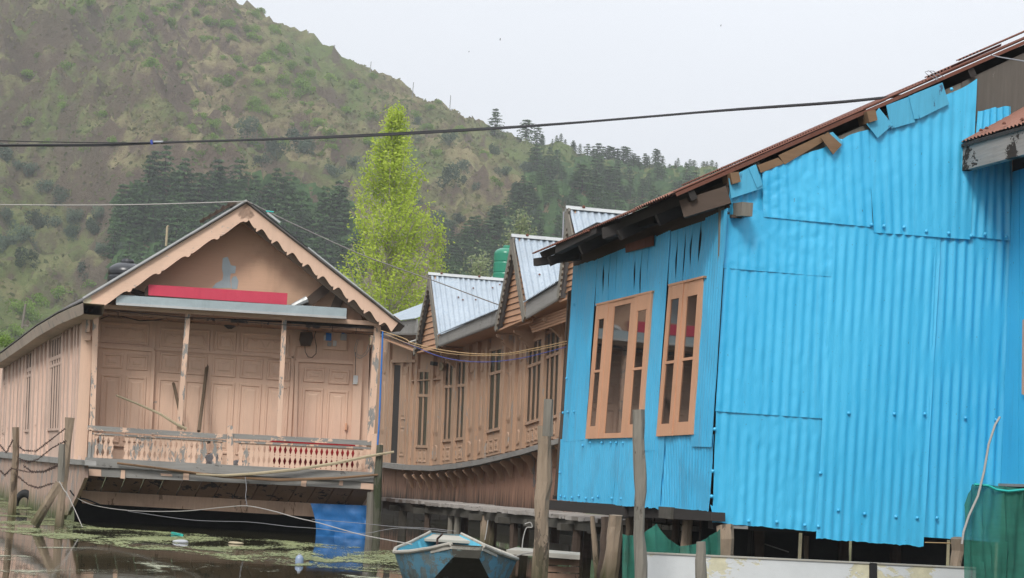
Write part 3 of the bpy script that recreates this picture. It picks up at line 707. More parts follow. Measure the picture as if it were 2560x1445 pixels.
def barge(A, Bp, wpx, n, name, npd, flip=1, s0=0, mat=M['tan'], flat=0.0):
    A3 = FF.x(*A, n); B3 = FF.x(*Bp, n); L = (B3 - A3).length; t = (B3 - A3).normalized(); dn = t.cross(FF.N) * flip
    if dn.z > 0: dn = -dn
    K = 230; fr_ = []; per = L / npd
    for i in range(K + 1):
        s = i / K * L; ph = ((s / per + s0) % 1)
        # long sweep, then a round drop and a small step
        if ph < .70: d = .74 + .24 * math.sin(ph / .70 * math.pi / 2) ** 1.8
        elif ph < .76: d = .90
        elif ph < .90: x = (ph - .83) / .07; d = .90 + .20 * math.sqrt(max(0, 1 - x * x))
        else: d = .88 - .14 * ((ph - .90) / .10) ** .7
        d *= 1 + .05 * noise.noise(Vector((s * 3, flip, 1)))
        d = lerp(d, .92, flat)
        if i == 0: d = .95
        fr_.append((A3 + t * s, A3 + t * s + dn * d * wpx / FPX * D1))
    mb = MB(); k = 0
    for a, b_ in fr_: mb.v += [a, b_, a - FF.N * .03, b_ - FF.N * .03]
    for i in range(K): k = i * 4; mb.f += [(k, k + 1, k + 5, k + 4), (k + 2, k + 6, k + 7, k + 3), (k + 1, k + 3, k + 7, k + 5), (k, k + 4, k + 6, k + 2)]
    mb.f += [(0, 2, 3, 1), (K * 4, K * 4 + 1, K * 4 + 3, K * 4 + 2)]
    return mb.build(name, mat, B1)
barge((617, 508), (207, 752), 40, .34, 'bargeboard', 5.6, 1, .55, M['tan_rail2'], .5)
barge((617, 508), (1001, 800), 39, .34, 'bargeboard', 10, -1, .55, M['tan'])
S(FF, 'bargeboard_tip', [(207, 752), (226, 741), (230, 752), (212, 768)], .35, .04, M['white'], B1)
# roof: two lofts of old sheet following the sheer of the boat
A_ = FF.x(617, 501, .40); Rr = FF.x(1012, 812, .40)
eav = [FS.x(px, py, .34) for px, py in ((208, 748), (180, 762), (144, 779), (90, 811), (47, 844), (0, 880), (-18, 893))]
eav[0] = FF.x(205, 750, .40)
def loft(name, ridge, eave, mat, parent, th=.02, amp=.012):
    mb = MB(); n = len(ridge); m_ = 10
    for k in range(n):
        a = eave[k]; b_ = ridge[k]
        for j in range(m_ + 1): mb.v.append(a.lerp(b_, j / m_) + Vector((0, 0, amp * noise.noise(Vector((k * 1.7, j * .6, 2))))))
    for k in range(n - 1):
        for j in range(m_): q_ = k * (m_ + 1) + j; mb.f.append((q_, q_ + 1, q_ + m_ + 2, q_ + m_ + 1))
    K = len(mb.v); mb.v += [v - Vector((0, 0, th)) for v in mb.v]; mb.f += [tuple(i + K for i in reversed(f)) for f in list(mb.f)]
    for j in range(m_): mb.f.append((j + 1, j, j + K, j + 1 + K))
    for k in range(n - 1): q_ = k * (m_ + 1); mb.f.append((q_, q_ + m_ + 1, q_ + m_ + 1 + K, q_ + K))
    return mb.build(name, mat, parent)
rid_ = [A_ + SD * ((e - eav[0]).dot(SD) / 1.0) + Vector((0, 0, (e.z - eav[0].z) * 1.0)) for e in eav]
loft('roof', rid_, eav, M['oldtin'], B1)
reav = [Rr + SD * ((e - eav[0]).dot(SD)) + Vector((0, 0, (e.z - eav[0].z))) for e in eav]
loft('roof', rid_, reav, M['oldtin'], B1)
for a, b_, sg in (((617, 500), (207, 745), 1), ((617, 500), (1003, 806), -1)):
    ln(FF, a, b_, 4.5, .385, .03, 'roof_edge_trim', M['galv_light'] if sg > 0 else M['black'], B1)
ln(FF, (668, 531), (700, 556), 5, .40, .02, 'roof_edge_trim', M['galv_light'], B1)
ln(FF, (770, 618), (985, 790), 3, .40, .02, 'roof_edge_trim', M['galv_light'], B1)
S(FF, 'ridge_box', [(574, 516), (579, 503), (607, 506), (608, 520)], .1, .2, M['grey_v'], B1)
o = MB()
for k in range(5):
    a = FF.x(505 + k * 16, 556 - k * 10, .1); b_ = FF.x(512 + k * 16, 545 - k * 10, .1); o.beam(a, b_, .05, .04)
o.beam(FF.x(500, 555, .1), FF.x(590, 505, .1), .05, .04); o.build('roof_ladder', M['dark2'], B1)
# the long side: wall, battens, windows, eave fascia
top = [(206, 782), (180, 797), (144, 812), (90, 846), (47, 874), (0, 908), (-20, 922)]
bot = [(-20, 1131), (0, 1132), (60, 1138), (130, 1146), (194, 1152)]
S(FS, 'side_wall', [(a, b_ - 14) for a, b_ in top] + [(a, b_ + 4) for a, b_ in bot], 0, .08, M['tan_side'], B1)
fa = MB(); f1 = [FS.x(a, b_, .36) for a, b_ in ((208, 757), (180, 768), (144, 785), (90, 817), (47, 850), (0, 886), (-20, 899))]
f2 = [FS.x(a, b_, .30) for a, b_ in ((209, 785), (180, 797), (144, 812), (90, 844), (47, 874), (0, 906), (-20, 919))]
for a, b_ in zip(f1, f2): fa.v += [a, b_, a - FS.N * .3, b_ - FS.N * .27]
for k in range(len(f1) - 1): i = k * 4; fa.f += [(i, i + 1, i + 5, i + 4), (i + 2, i + 6, i + 7, i + 3), (i + 1, i + 3, i + 7, i + 5), (i, i + 4, i + 6, i + 2)]
fa.build('eave_fascia', M['soffit'], B1)
def ty(x): return curve(list(reversed(top)), x)
def by(x): return curve(bot, x)
bx_ = [200, 190, 183, 172, 162, 154, 118, 108, 98, 86, 79, 62, 54, 46, 36, 28, 18, 6, -4]
for i, x in enumerate(bx_): ln(FS, (x + 3, ty(x) - 3), (x - 8, by(x - 8)), 3.2 if i % 3 else 5, .05, .05, 'batten', M['tan_side'], B1)
for i in range(len(bx_) - 1):     # boards between the battens, rounded ends top and bottom
    x0, x1 = bx_[i + 1] + 3, bx_[i] - 2
    if x1 - x0 < 4 or (x0 < 154 and x1 > 118) or (x0 < 79 and x1 > 62): continue
    for s0_, s1_ in ((.02, .22), (.27, .74), (.80, .98)):
        f = lambda x, s: (x + 3 - 11 * s, lerp(ty(x), by(x - 8), s))
        panel(FS, [f(x0, s0_), f(x1, s0_), f(x1, s1_), f(x0, s1_)], .004, B1, M['tan_side'], .014)
for (xa, xb) in ((121, 152), (64, 78), (186, 198), (4, 14)):
    f = lambda x, s: (x + 3 - 11 * s, lerp(ty(x), by(x - 8), s))
    w_ = S(FS, 'window', [f(xa, .08), f(xb, .08), f(xb, .78), f(xa, .78)], .012, .02, M['dark2'], B1)
    nb_ = max(2, int((xb - xa) / 6))
    for k in range(nb_ + 1):
        x = lerp(xa, xb, k / nb_); ln(FS, f(x, .08), f(x, .78), 2.2 if 0 < k < nb_ else 3.4, .025, .015, 'mullion', M['tan_side'], w_)
    for s in (.08, .235, .29, .78): ln(FS, f(xa, s), f(xb, s), 6 if s != .235 else 8, .028, .02, 'transom', M['tan_side'], w_)
mbl = [(-20, 1128), (0, 1129), (60, 1135), (130, 1143), (212, 1151)]
S(FS, 'ledge', mbl + [(212, 1163), (130, 1157), (60, 1150), (0, 1144), (-20, 1143)], .14, .16, M['grey'], B1)
# hull planks on the long side
hx = [212, 200, 189, 178, 168, 157, 147, 136, 126, 115, 104, 94, 84, 73, 62, 52, 42, 32, 22, 12, 2, -8, -20]
def hb(x): return curve([(-20, 1240), (0, 1250), (60, 1275), (155, 1312), (190, 1245), (213, 1192)], x)
for a, b_ in zip(hx, hx[1:]):
    S(FS, 'hull_plank', [(b_ + .5, curve(mbl, b_) + 12), (a - .4, curve(mbl, a) + 12), (a - .4 - (0 if a > 170 else 6), hb(a) + (18 if a < 160 else 0)), (b_ + .5 - (0 if a > 170 else 6), hb(b_) + (18 if a < 160 else 0))], .08 + .01 * (hash(a) % 3) / 3, .05, M['hull_side'], B1)
# deck, rails, balusters
zd = FF.uz(560, 1170, 0)[1]; ua, ub = FF.uz(207, 1150)[0], FF.uz(943, 1190)[0]
MB().box(FF, ua, ub, zd - .12, zd - .02, NB - .1, -.05).build('deck_floor', M['grey'], B1)
S(FF, 'deck_edge', [(214, 1143), (945, 1182), (945, 1206), (210, 1166)], .10, .16, M['grey'], B1)
S(FF, 'deck_edge', [(207, 1166), (945, 1206), (943, 1224), (222, 1190)], .06, .14, M['grey'], B1)
for q in ([(222, 1172), (253, 1174), (253, 1191), (222, 1189)], [(303, 1175), (313, 1175), (312, 1197), (301, 1196)], [(459, 1181), (473, 1182), (472, 1200), (457, 1199)], [(754, 1197), (767, 1198), (765, 1217), (752, 1215)], [(849, 1201), (858, 1202), (857, 1214), (847, 1213)], [(903, 1207), (943, 1210), (942, 1225), (901, 1222)], [(401, 1183), (430, 1186), (431, 1191), (403, 1189)]):
    S(FF, 'cleat', q, .075, .02, M['tan'], B1)
def rail(x0, y0, x1, y1, name): ln(FF, (x0, y0), (x1, y1), 12, .045, .10, name, M['tan_rail'], B1)
rail(219, 1069, 567, 1092, 'handrail'); rail(583, 1090, 932, 1108, 'handrail')
ln(FF, (583, 1104), (932, 1121), 5, .02, .04, 'lower_rail', M['tan_rail'], B1)
ln(FF, (222, 1083), (566, 1103), 4, .02, .04, 'lower_rail', M['tan_rail'], B1)
o = S(FF, 'newel', [(569, 1066), (576, 1062), (583, 1067), (583, 1174), (566, 1173)], .07, .09, M['tan_worn'], B1)
S(FF, 'newel', [(930, 1085), (942, 1084), (938, 1182), (924, 1182)], .06, .09, M['tan_worn'], B1)
S(FF, 'newel', [(222, 1078), (230, 1078), (226, 1152), (218, 1152)], .04, .09, M['tan_worn'], B1)
prof = [(0, .5), (.05, .5), (.075, .36), (.10, .5), (.13, .46), (.18, .36), (.27, .20), (.36, .33), (.42, .46), (.45, .5), (.475, .36), (.50, .5), (.55, .46), (.60, .34), (.69, .20), (.78, .35), (.84, .47), (.87, .5), (.90, .36), (.93, .5), (1, .5)]
def baluster(px, w_, mat):
    s = (px - 222) / 710; yt = 1082 + s * 37 if px < 575 else 1082 + s * 36; yb_ = 1150 + s * 34; mb = MB()
    lw = w_
    T = FF.x(px, yt, .0); Bq = FF.x(px - 4, yb_, .0); L = [T.lerp(Bq, t) - FF.U * h * lw for t, h in prof]; Rt = [T.lerp(Bq, t) + FF.U * h * lw for t, h in prof]
    for a, b_ in zip(L, Rt): mb.v += [a, b_, a - FF.N * .02, b_ - FF.N * .02]
    n_ = len(prof)
    for k in range(n_ - 1): i = k * 4; mb.f += [(i, i + 4, i + 5, i + 1), (i + 2, i + 3, i + 7, i + 6), (i, i + 2, i + 6, i + 4), (i + 1, i + 5, i + 7, i + 3)]
    mb.build('baluster', mat, B1)
x = 240.0; pitch = 13.0
wm = pitch / FPX * D1
k = 0
while x < 912:
    if not (558 < x < 594) and not (255 < x < 322 and rt.random() < .6) and not (513 < x < 530):
        baluster(x, wm * rt.uniform(.98, 1.04), M['tan'] if x > 640 else M['tan_worn'])
    x += pitch
# bow underside: sloping planks, then the set-back board and the hull, coloured near-black for the shade below
NW = -.5
z1_, z2_ = FF.uz(560, 1207, 0)[1], FF.uz(480, 1241, NW)[1]
for k in range(15):
    a = lerp(ua + .1, ub - .05, k / 15) ; b_ = lerp(ua + .1, ub - .05, (k + 1) / 15) - .018; sk = -.12
    f = [FF.p(a + sk, z2_, NW), FF.p(b_ + sk, z2_, NW), FF.p(b_, z1_ + .02, 0), FF.p(a, z1_ + .02, 0)]
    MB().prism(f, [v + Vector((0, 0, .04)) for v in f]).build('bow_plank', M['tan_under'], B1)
S(FF, 'bow_board', [(200, 1226), (930, 1266), (930, 1300), (205, 1258)], NW + .02, .08, M['bowboard'], B1)
hb_ = MB(); a, b_ = FF.uz(175, 1260, NB)[0], FF.uz(935, 1300, NB)[0]
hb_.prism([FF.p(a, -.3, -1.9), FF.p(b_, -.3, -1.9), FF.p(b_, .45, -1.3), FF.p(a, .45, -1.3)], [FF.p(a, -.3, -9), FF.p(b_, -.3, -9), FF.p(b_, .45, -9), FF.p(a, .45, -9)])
hb_.build('hull', M['wetshade'], B1)
# right side wall & inner floor of the cabin so that it is a whole building
E = FF.p(ub - .1, 0, NB); W3 = FF.p(ub - .1, 0, NB)
MB().prism([E + Vector((0, 0, .4)), E + SD * 18 + Vector((0, 0, .4)), E + SD * 18 + Vector((0, 0, 3.0)), E + Vector((0, 0, 3.0))], [v + Vector((-.08, 0, 0)) for v in (E + Vector((0, 0, .4)), E + SD * 18 + Vector((0, 0, .4)), E + SD * 18 + Vector((0, 0, 3.0)), E + Vector((0, 0, 3.0)))]).build('side_wall', M['tan_side'], B1)
# fittings on the veranda wall
mbd = S(FF, 'meter_board', [(812, 822), (868, 825), (866, 876), (808, 873)], NB + .06, .05, M['tan'], B1)
S(FF, 'meter', [(815, 832), (829, 833), (828, 852), (814, 851)], NB + .10, .04, M['bluepipe'], mbd)
S(FF, 'meter', [(810, 838), (815, 838), (814, 850), (809, 850)], NB + .11, .05, M['white'], mbd)
S(FF, 'meter', [(852, 834), (867, 835), (866, 851), (851, 850)], NB + .10, .04, M['copper'], mbd)
S(FF, 'fuse', [(833, 851), (842, 852), (841, 866), (832, 865)], NB + .09, .03, M['white'], mbd)
S(FF, 'fuse', [(819, 855), (829, 856), (828, 866), (818, 865)], NB + .09, .03, M['copper'], mbd)
S(FF, 'fuse', [(855, 826), (863, 826), (862, 834), (854, 834)], NB + .12, .03, M['bluepipe'], mbd)
S(FF, 'back_board', [(738, 822), (782, 826), (780, 868), (735, 865)], NB + .03, .03, M['tan'], B1)
S(FF, 'socket', [(884, 938), (895, 939), (894, 961), (882, 960)], NB + .13, .03, M['white'], B1)
S(FF, 'socket', [(680, 886), (699, 888), (698, 897), (679, 895)], NB + .06, .03, M['tan'], B1)
lm = MB(); c = FF.x(575, 808, -.75); lm.tube([c + Vector((0, 0, .09)), c + Vector((0, 0, .02)), c - Vector((0, 0, .05)), c - Vector((0, 0, .09))], [.03, .10, .09, .03], 10); lm.build('ceiling_lamp', M['dullglass'], B1)
S(FF, 'lamp_arm', [(556, 795), (590, 797), (590, 806), (556, 804)], -.75, .08, M['dark'], B1)
def string(name, pts, rad, mat, label, cat='wire', parent=None, seg=5, group=None):
    o = MB().tube(pts, rad, seg).build(name, mat, parent)
    if parent is None: tag(o, label, cat, group)
    return o
string('cable', [FF.x(a, b_, -.3) for a, b_ in ((250, 798), (275, 788), (300, 790), (350, 802), (390, 800), (420, 796), (520, 790))], .008, M['cable'], None, parent=B1)
string('cable', [FF.x(a, b_, .03) for a, b_ in ((300, 778), (470, 794), (711, 812), (850, 820), (940, 818))], .005, M['cable'], None, parent=B1)
string('cable', [FF.x(a, b_, NB + .08) for a, b_ in ((762, 862), (763, 880), (770, 892), (780, 894), (790, 884), (791, 866), (786, 840), (790, 826))], .006, M['cable'], None, parent=B1)
string('cable', [FF.x(a, b_, NB + .15) for a, b_ in ((893, 848), (886, 870), (888, 890), (900, 896), (914, 888), (926, 868), (934, 845), (920, 838))], .006, M['rope'], None, parent=B1)
string('cable', [FF.x(a, b_, NB + .15) for a, b_ in ((896, 850), (890, 872), (893, 886), (904, 890), (916, 878), (922, 860))], .005, M['rope'], None, parent=B1)
string('cable', [FF.x(a, b_, NB + .14) for a, b_ in ((889, 880), (888, 938))], .005, M['cable'], None, parent=B1)
bag = MB(); bag.add([], []); bag.poly(FF, [(751, 830), (780, 830), (784, 844), (776, 864), (752, 864), (748, 848)], NB + .16, .10); tag(bag.build('jute_bag', M['dark2']), 'brown bag hanging beside the electricity meters on the veranda wall', 'bag')

# things on the left houseboat
def boxed(fr, name, pts, n, th, mat, label, cat): return tag(S(fr, name, pts, n, th, mat, None), label, cat)
sb = thing('signboard', FF.x(544, 737, .2), 'long blank red metal signboard lying above the tray on the gable', 'sign')
S(FF, 'face', [(371, 711), (719, 733), (717, 762), (371, 738)], .20, .015, M['red'], sb)
S(FF, 'side', [(371, 711), (371, 738), (362, 741), (362, 722)], .185, .12, M['dark2'], sb)
S(FF, 'box', [(371, 712), (718, 734), (716, 761), (371, 737)], .18, .14, M['red'], sb)
gt = thing('metal_tray', FF.x(577, 770, .2), 'long grey galvanised tray fixed across the gable over the veranda beam', 'tray')
S(FF, 'face', [(290, 737), (867, 771), (866, 791), (290, 756)], .27, .02, M['galv_plain'], gt)
S(FF, 'lip', [(290, 756), (866, 791), (866, 797), (290, 762)], .28, .05, M['galv_light'], gt)
S(FF, 'bottom', [(292, 752), (864, 787), (864, 792), (292, 758)], .25, .25, M['galv_plain'], gt)
S(FF, 'back', [(292, 736), (864, 770), (864, 789), (292, 755)], .02, .02, M['galv_plain'], gt)
tag(MB().tube([FF.x(520, 893, -.95), FF.x(509, 985, -.6), FF.x(497, 1078, -.06)], .028, 6, rough=.3).build('wooden_batten', M['stick']), 'longer brown batten leaning up against the veranda panelling', 'batten')
tag(MB().tube([FF.x(431, 946, -.95), FF.x(457, 1068, -.06)], .024, 6, rough=.3).build('wooden_batten', M['stick']), 'short brown batten leaning behind the second veranda post', 'batten')
tag(MB().tube([FF.x(a, b_, .06) for a, b_ in ((290, 988), (340, 1008), (400, 1035), (440, 1060), (466, 1073))], [.015, .017, .02, .022, .024], 6, rough=.3).build('bamboo_stick', M['bamboo']), 'thin bamboo stick slanting down onto the left handrail', 'stick')
tag(MB().tube([FF.x(a, b_, .16) for a, b_ in ((293, 1158), (380, 1168), (470, 1180), (560, 1192), (700, 1200), (840, 1196), (945, 1187))], [.016, .018, .02, .022, .022, .02, .016], 6, rough=.4).build('bamboo_pole', M['oldply']), 'long reddish pole lying low along the deck edge of the left houseboat', 'pole')
tag(MB().tube([FF.x(a, b_, .19) for a, b_ in ((490, 1186), (560, 1189), (640, 1184), (740, 1174), (840, 1158), (920, 1141), (985, 1130))], [.014, .02, .023, .024, .023, .021, .018], 6, rough=.3).build('bamboo_pole', M['bamboo']), 'long pale bamboo pole curving up past the right end of the rail', 'pole')
mt = MB(); mt.poly(FF, [(672, 1105), (690, 1098), (760, 1096), (850, 1099), (888, 1112), (890, 1180), (680, 1175)], -.3, .25); tag(mt.build('rolled_mattress', M['maroon']), 'dark red mattress standing behind the right balusters', 'mattress')
wc = MB()
rr_ = random.Random(2)
def lump(c, rx, rz, seed, name, mat, label, cat, seg=10, rings=7):
    mb = MB()
    for i in range(rings + 1):
        th = math.pi * i / rings
        for j in range(seg):
            ph = 2 * math.pi * j / seg; d = Vector((math.sin(th) * math.cos(ph) * rx, math.sin(th) * math.sin(ph) * rx * .7, math.cos(th) * rz)); mb.v.append(c + d * (1 + .35 * noise.noise(d * 9 + Vector((seed, 0, 0)))))
    for i in range(rings):
        for j in range(seg): mb.f.append((i * seg + j, i * seg + (j + 1) % seg, (i + 1) * seg + (j + 1) % seg, (i + 1) * seg + j))
    return tag(mb.build(name, mat, smooth=True), label, cat)
lump(FF.x(530, 1150, -.35), .14, .11, 1, 'cloth_bundle', M['white_cloth'], 'pale cloth bundle behind the balusters left of the middle newel', 'bundle')
lump(FF.x(598, 1160, -.35), .10, .07, 4, 'cloth_bundle', M['white_cloth'], 'small pale cloth heap just right of the middle newel', 'bundle')
lump(FF.x(517, 1104, -.1), .05, .03, 3, 'old_shoe', M['grey'], 'small grey shoe-like lump stuck in the gap of the left balusters', 'shoe')
# tarp under the bow
tp = MB(); P = [FF.x(a, b_, -.25) for a, b_ in ((776, 1258), (923, 1264), (917, 1372), (784, 1372))]
for j in range(13):
    for i in range(15): tp.v.append(P[0].lerp(P[1], i / 14).lerp(P[3].lerp(P[2], i / 14), j / 12) + FF.N * (.06 * noise.noise(Vector((i * .45, j * .4, 3))) + .05 * noise.noise(Vector((i * 1.1, j * .9, 8)))) - FF.U * (.06 * math.sin(math.pi * j / 12) * -(1 - i / 14)))
tp.f = [(j * 15 + i, j * 15 + i + 1, j * 15 + i + 16, j * 15 + i + 15) for j in range(12) for i in range(14)]
tag(tp.build('tarpaulin', M['tarp'], smooth=True), 'blue tarpaulin hanging from the bow down into the water', 'tarp')
# mooring stump at the right corner of the bow
q = ground(946, 1400); tag(MB().tube([FF.x(940, 1360, .05), FF.x(944, 1200, .1), FF.x(950, 1112, .1)], [.055, .06, .055], 8, rough=.5).build('mooring_post', M['mossy']), 'dark mossy mooring post at the right corner of the bow', 'post')
tag(MB().tube([FF.x(922, 1366, .0), FF.x(930, 1230, .02)], [.06, .065], 8, rough=.5).build('mooring_post', M['grey_v']), 'short dark pile beside the right edge of the blue tarpaulin', 'post')
# black tank and pipes behind the roof
def tank(name, px0, px1, ytop, ybot, D, mat, label, ribs):
    a = at(px0, ytop, D); b_ = at(px1, ytop, D); c = (a + b_) / 2; r_ = (b_ - a).length / 2; z0 = at((px0 + px1) / 2, ybot, D).z; z1 = c.z
    t = thing(name, (c.x, c.y, z0), label, 'water tank'); mb = MB(); H = z1 - z0; pts = []; rad = []
    for k in range(61):
        s = k / 60; z = z0 + H * s; rr = r_
        if s < .86: rr *= 1 - .035 * (1 if (s * ribs) % 1 < .12 else 0)
        else: rr *= .98 - .42 * ((s - .86) / .14) ** 2
        pts.append((c.x, c.y, z)); rad.append(rr)
    mb.tube(pts, rad, 32); mb.build('body', mat, t, smooth=True)
    MB().tube([(c.x, c.y, z1), (c.x, c.y, z1 + .05 * H), (c.x, c.y, z1 + .09 * H)], [r_ * .35, r_ * .34, r_ * .28], 20).build('lid', mat, t)
    return t
def shade(o):
    for c in o.children:
        if c.name.startswith('body'):
            for p in c.data.polygons: p.use_smooth = True
        c.data.polygons[0].use_smooth = True
o = tank('water_tank', 272, 366, 660, 790, 34, M['black_plastic'], 'black plastic water tank behind the left slope of the near roof', 4)
tag(MB().tube([FF.x(415, 615, -2), FF.x(418, 568, -2), FF.x(421, 564, -2)], .02, 6).build('vent_pipe', M['bamboo']), 'thin upright pipe above the left slope of the near roof', 'pipe')
tag(MB().beam(at(55, 820, 42), at(64, 760, 42), .06, .04).beam(at(56, 812, 42), at(72, 815, 42), .05, .04).build('broken_board', M['grey_v']), 'broken upright board on the far end of the long roof', 'board')
o = bpy.data.objects.new('shrub', BSH[0]); col.objects.link(o); p = at(12, 868, 70); o.location = p; o.scale = (.9, .9, .7); tag(o, 'bright green bush just over the far end of the long roof', 'shrub')

# ------------------------------------------------------------ middle houseboat
D2 = 34.0
q = at(1400, 1210, D2); FM = Fr(q, -76.7); NE = .55
B2 = thing('houseboat', FM.p(0, 0, -1), 'brown wooden houseboat with a row of steep tin dormers behind the jetty', 'houseboat')
IN = -FM.N
ledge = [(930, 1166), (960, 1168), (1000, 1173), (1080, 1176), (1140, 1170), (1200, 1160), (1300, 1136), (1400, 1106), (1480, 1078)]
wtop = [(930, 862), (1000, 866), (1100, 868), (1200, 862), (1300, 836), (1360, 812), (1430, 782), (1500, 755)]
def wy(x, s): return lerp(curve(wtop, x), curve(ledge, x) - 12, s)
def f2_(x, s): return (x - 12 * s, wy(x, s))       # verticals lean with the camera's roll
xs = list(range(925, 1500, 25))
S(FM, 'side_wall', [f2_(x, -.10) for x in xs] + [f2_(x + 4, 1.0) for x in reversed(xs)], 0, .08, M['brown'], B2)
le = MB(); l1 = [FM.x(a, b_ - 12, .30) for a, b_ in ledge]; l2 = [FM.x(a, b_ + 1, .30) for a, b_ in ledge]
for a, b_ in zip(l1, l2): le.v += [a, b_, a - FM.N * .4, b_ - FM.N * .4]
for k in range(len(l1) - 1): i = k * 4; le.f += [(i, i + 1, i + 5, i + 4), (i + 2, i + 6, i + 7, i + 3), (i + 1, i + 3, i + 7, i + 5), (i, i + 4, i + 6, i + 2)]
le.build('ledge', M['grey'], B2)
wins = [(1049, 1076, .20, .84, 2), (1114, 1136, .13, .80, 2), (1145, 1167, .13, .80, 2), (1226, 1256, .07, .78, 2), (1322, 1357, .10, .80, 3), (1366, 1402, .08, .82, 3)]
def frame_rect(fr, f, xa, xb, s0, s1, nv, tr, parent, mat, glassm, n=.02, name='window'):
    w = S(fr, name, [f(xa, s0), f(xb, s0), f(xb, s1), f(xa, s1)], n - .01, .01, glassm, parent)
    for k in range(nv + 1):
        x = lerp(xa, xb, k / nv); ln(fr, f(x, s0), f(x, s1), 4.0 if k in (0, nv) else 2.6, n + .012, .02, 'mullion', mat, w)
    for s in (s0, s1) + tuple(tr): ln(fr, f(xa - 2, s), f(xb + 2, s), 7, n + .018, .03, 'transom', mat, w)
    return w
for xa, xb, s0, s1, nv in wins: frame_rect(FM, f2_, xa, xb, s0, s1, nv, (s0 + .21,), B2, M['brown'], M['dullglass'])
frame_rect(FM, f2_, 1348, 1372, -.06, .02, 3, (), B2, M['brown'], M['dullglass'])
# the doorway at the far end, a dark slab painted as the unlit inside
dw = S(FM, 'doorway_shade', [f2_(982, .16), f2_(1004, .16), f2_(1004, 1), f2_(982, 1)], .012, .02, M['dark'], B2)
for x in (980, 1006): ln(FM, f2_(x, .13), f2_(x, 1), 5, .07, .07, 'door_frame', M['brown'], dw)
ln(FM, f2_(978, .13), f2_(1040, .12), 7, .09, .08, 'door_frame', M['brown'], dw)
d_ = S(FM, 'door', [f2_(1006, .17), f2_(1022, .17), f2_(1022, 1), f2_(1006, 1)], .05, .04, M['brown'], B2)
panel(FM, [f2_(1009, .22), f2_(1020, .22), f2_(1020, .62), f2_(1009, .62)], .055, d_, M['brown'], .012); panel(FM, [f2_(1009, .68), f2_(1020, .68), f2_(1020, .93), f2_(1009, .93)], .055, d_, M['brown'], .012)
S(FM, 'doorway_shade', [f2_(936, .16), f2_(943, .16), f2_(943, 1), f2_(936, 1)], .012, .02, M['dark'], B2)
pil = [948, 972, 1028, 1042, 1082, 1108, 1140, 1170, 1192, 1216, 1262, 1288, 1314, 1360.5, 1405, 1425]
for i, x in enumerate(pil): ln(FM, f2_(x, -.03), f2_(x, 1.0), 6, .07, .07, 'pilaster', M['brown'], B2)
def groove(x0, x1):
    """a bay of narrow raised boards with rounded ends"""
    n_ = max(1, round((x1 - x0) / 11))
    for k in range(n_):
        a, b_ = lerp(x0, x1, k / n_) + 1.2, lerp(x0, x1, (k + 1) / n_) - 1.2
        for s0, s1 in ((.04, .25), (.30, .76), (.83, .97)):
            P = [FM.x(*f2_(xx, ss), .004) for xx, ss in ((a, s0), (b_, s0), (b_, s1), (a, s1))]
            h = abs(P[0].z - P[3].z); w = (P[1] - P[0]).length; rr = min(.09, h * .2); U = (P[1] - P[0]) / w; Z = (P[0] - P[3]).normalized()
            out = []
            c1 = (P[0] + P[1]) / 2 - Z * rr; c2 = (P[2] + P[3]) / 2 + Z * rr
            for j in range(7): t = math.pi * j / 6; out.append(c1 + U * (w / 2 * math.cos(t)) + Z * (rr * math.sin(t)))
            for j in range(7): t = math.pi * (1 + j / 6); out.append(c2 + U * (w / 2 * math.cos(t)) + Z * (rr * math.sin(t)))
            out.reverse(); inn = [(p - (c1 + c2) / 2) * .86 + (c1 + c2) / 2 + FM.N * .022 for p in out]; mb = MB(); mb.v = out + inn; m_ = len(out)
            mb.f = [(j, (j + 1) % m_, (j + 1) % m_ + m_, j + m_) for j in range(m_)] + [tuple(range(m_, 2 * m_))]
            mb.f = [tuple(reversed(f)) for f in mb.f]
            mb.build('panel', M['brown'], B2)
for x0, x1 in ((951, 969), (1032, 1040), (1085, 1105), (1173, 1189), (1195, 1213), (1265, 1285), (1291, 1311), (1408, 1422)): groove(x0, x1)
for x0, x1 in ((1046, 1078), (1112, 1137), (1143, 1167), (1220, 1258), (1318, 1357), (1364, 1400)):    # boards under the windows
    n_ = round((x1 - x0) / 11)
    for k in range(n_):
        a, b_ = lerp(x0, x1, k / n_) + 1.2, lerp(x0, x1, (k + 1) / n_) - 1.2
        panel(FM, [f2_(a, .86), f2_(b_, .86), f2_(b_, .975), f2_(a, .975)], .004, B2, M['brown'], .015)
ln(FM, f2_(1028, .29), f2_(1110, .27), 3, .06, .06, 'rail_moulding', M['brown'], B2)
# hull with its row of brackets
hxs = [925, 960, 990, 1015, 1040, 1062, 1083, 1104, 1125, 1147, 1169, 1192, 1215, 1239, 1263, 1288, 1314, 1341, 1369, 1398, 1428, 1460]
for a, b_ in zip(hxs, hxs[1:]):
    S(FM, 'hull_plank', [(a + .7, curve(ledge, a) - 2), (b_ - .5, curve(ledge, b_) - 2), (b_ - 6, 1300), (a - 5, 1300)], .02 + .012 * (int(a) % 3) / 2, .06, M['redhull'], B2)
    # a sawn bracket: deep at the top, swept back to the hull
    x0, y0 = b_ - 3, curve(ledge, b_)
    T = FM.x(x0, y0, .0); prf = [(0, .30), (.03, .30), (.06, .24), (.10, .22), (.15, .27), (.20, .24), (.27, .15), (.36, .10), (.44, .07), (.50, 0)]
    if b_ > 1020:
        prf = [(z * .92, n_) for z, n_ in prf]
        L = [T + FM.N * n_ - Vector((0, 0, z)) for z, n_ in prf] + [T - Vector((0, 0, .45)), T]
        MB().prism(L, [v + FM.U * .07 for v in L]).build('bracket', M['brown'], B2)
MB().box(FM, FM.uz(925, 1200)[0], 9, -.3, FM.uz(1100, 1290)[1], -1.5, .0).build('hull', M['wetshade'], B2)  # near-black colour carries the shade under the jetty
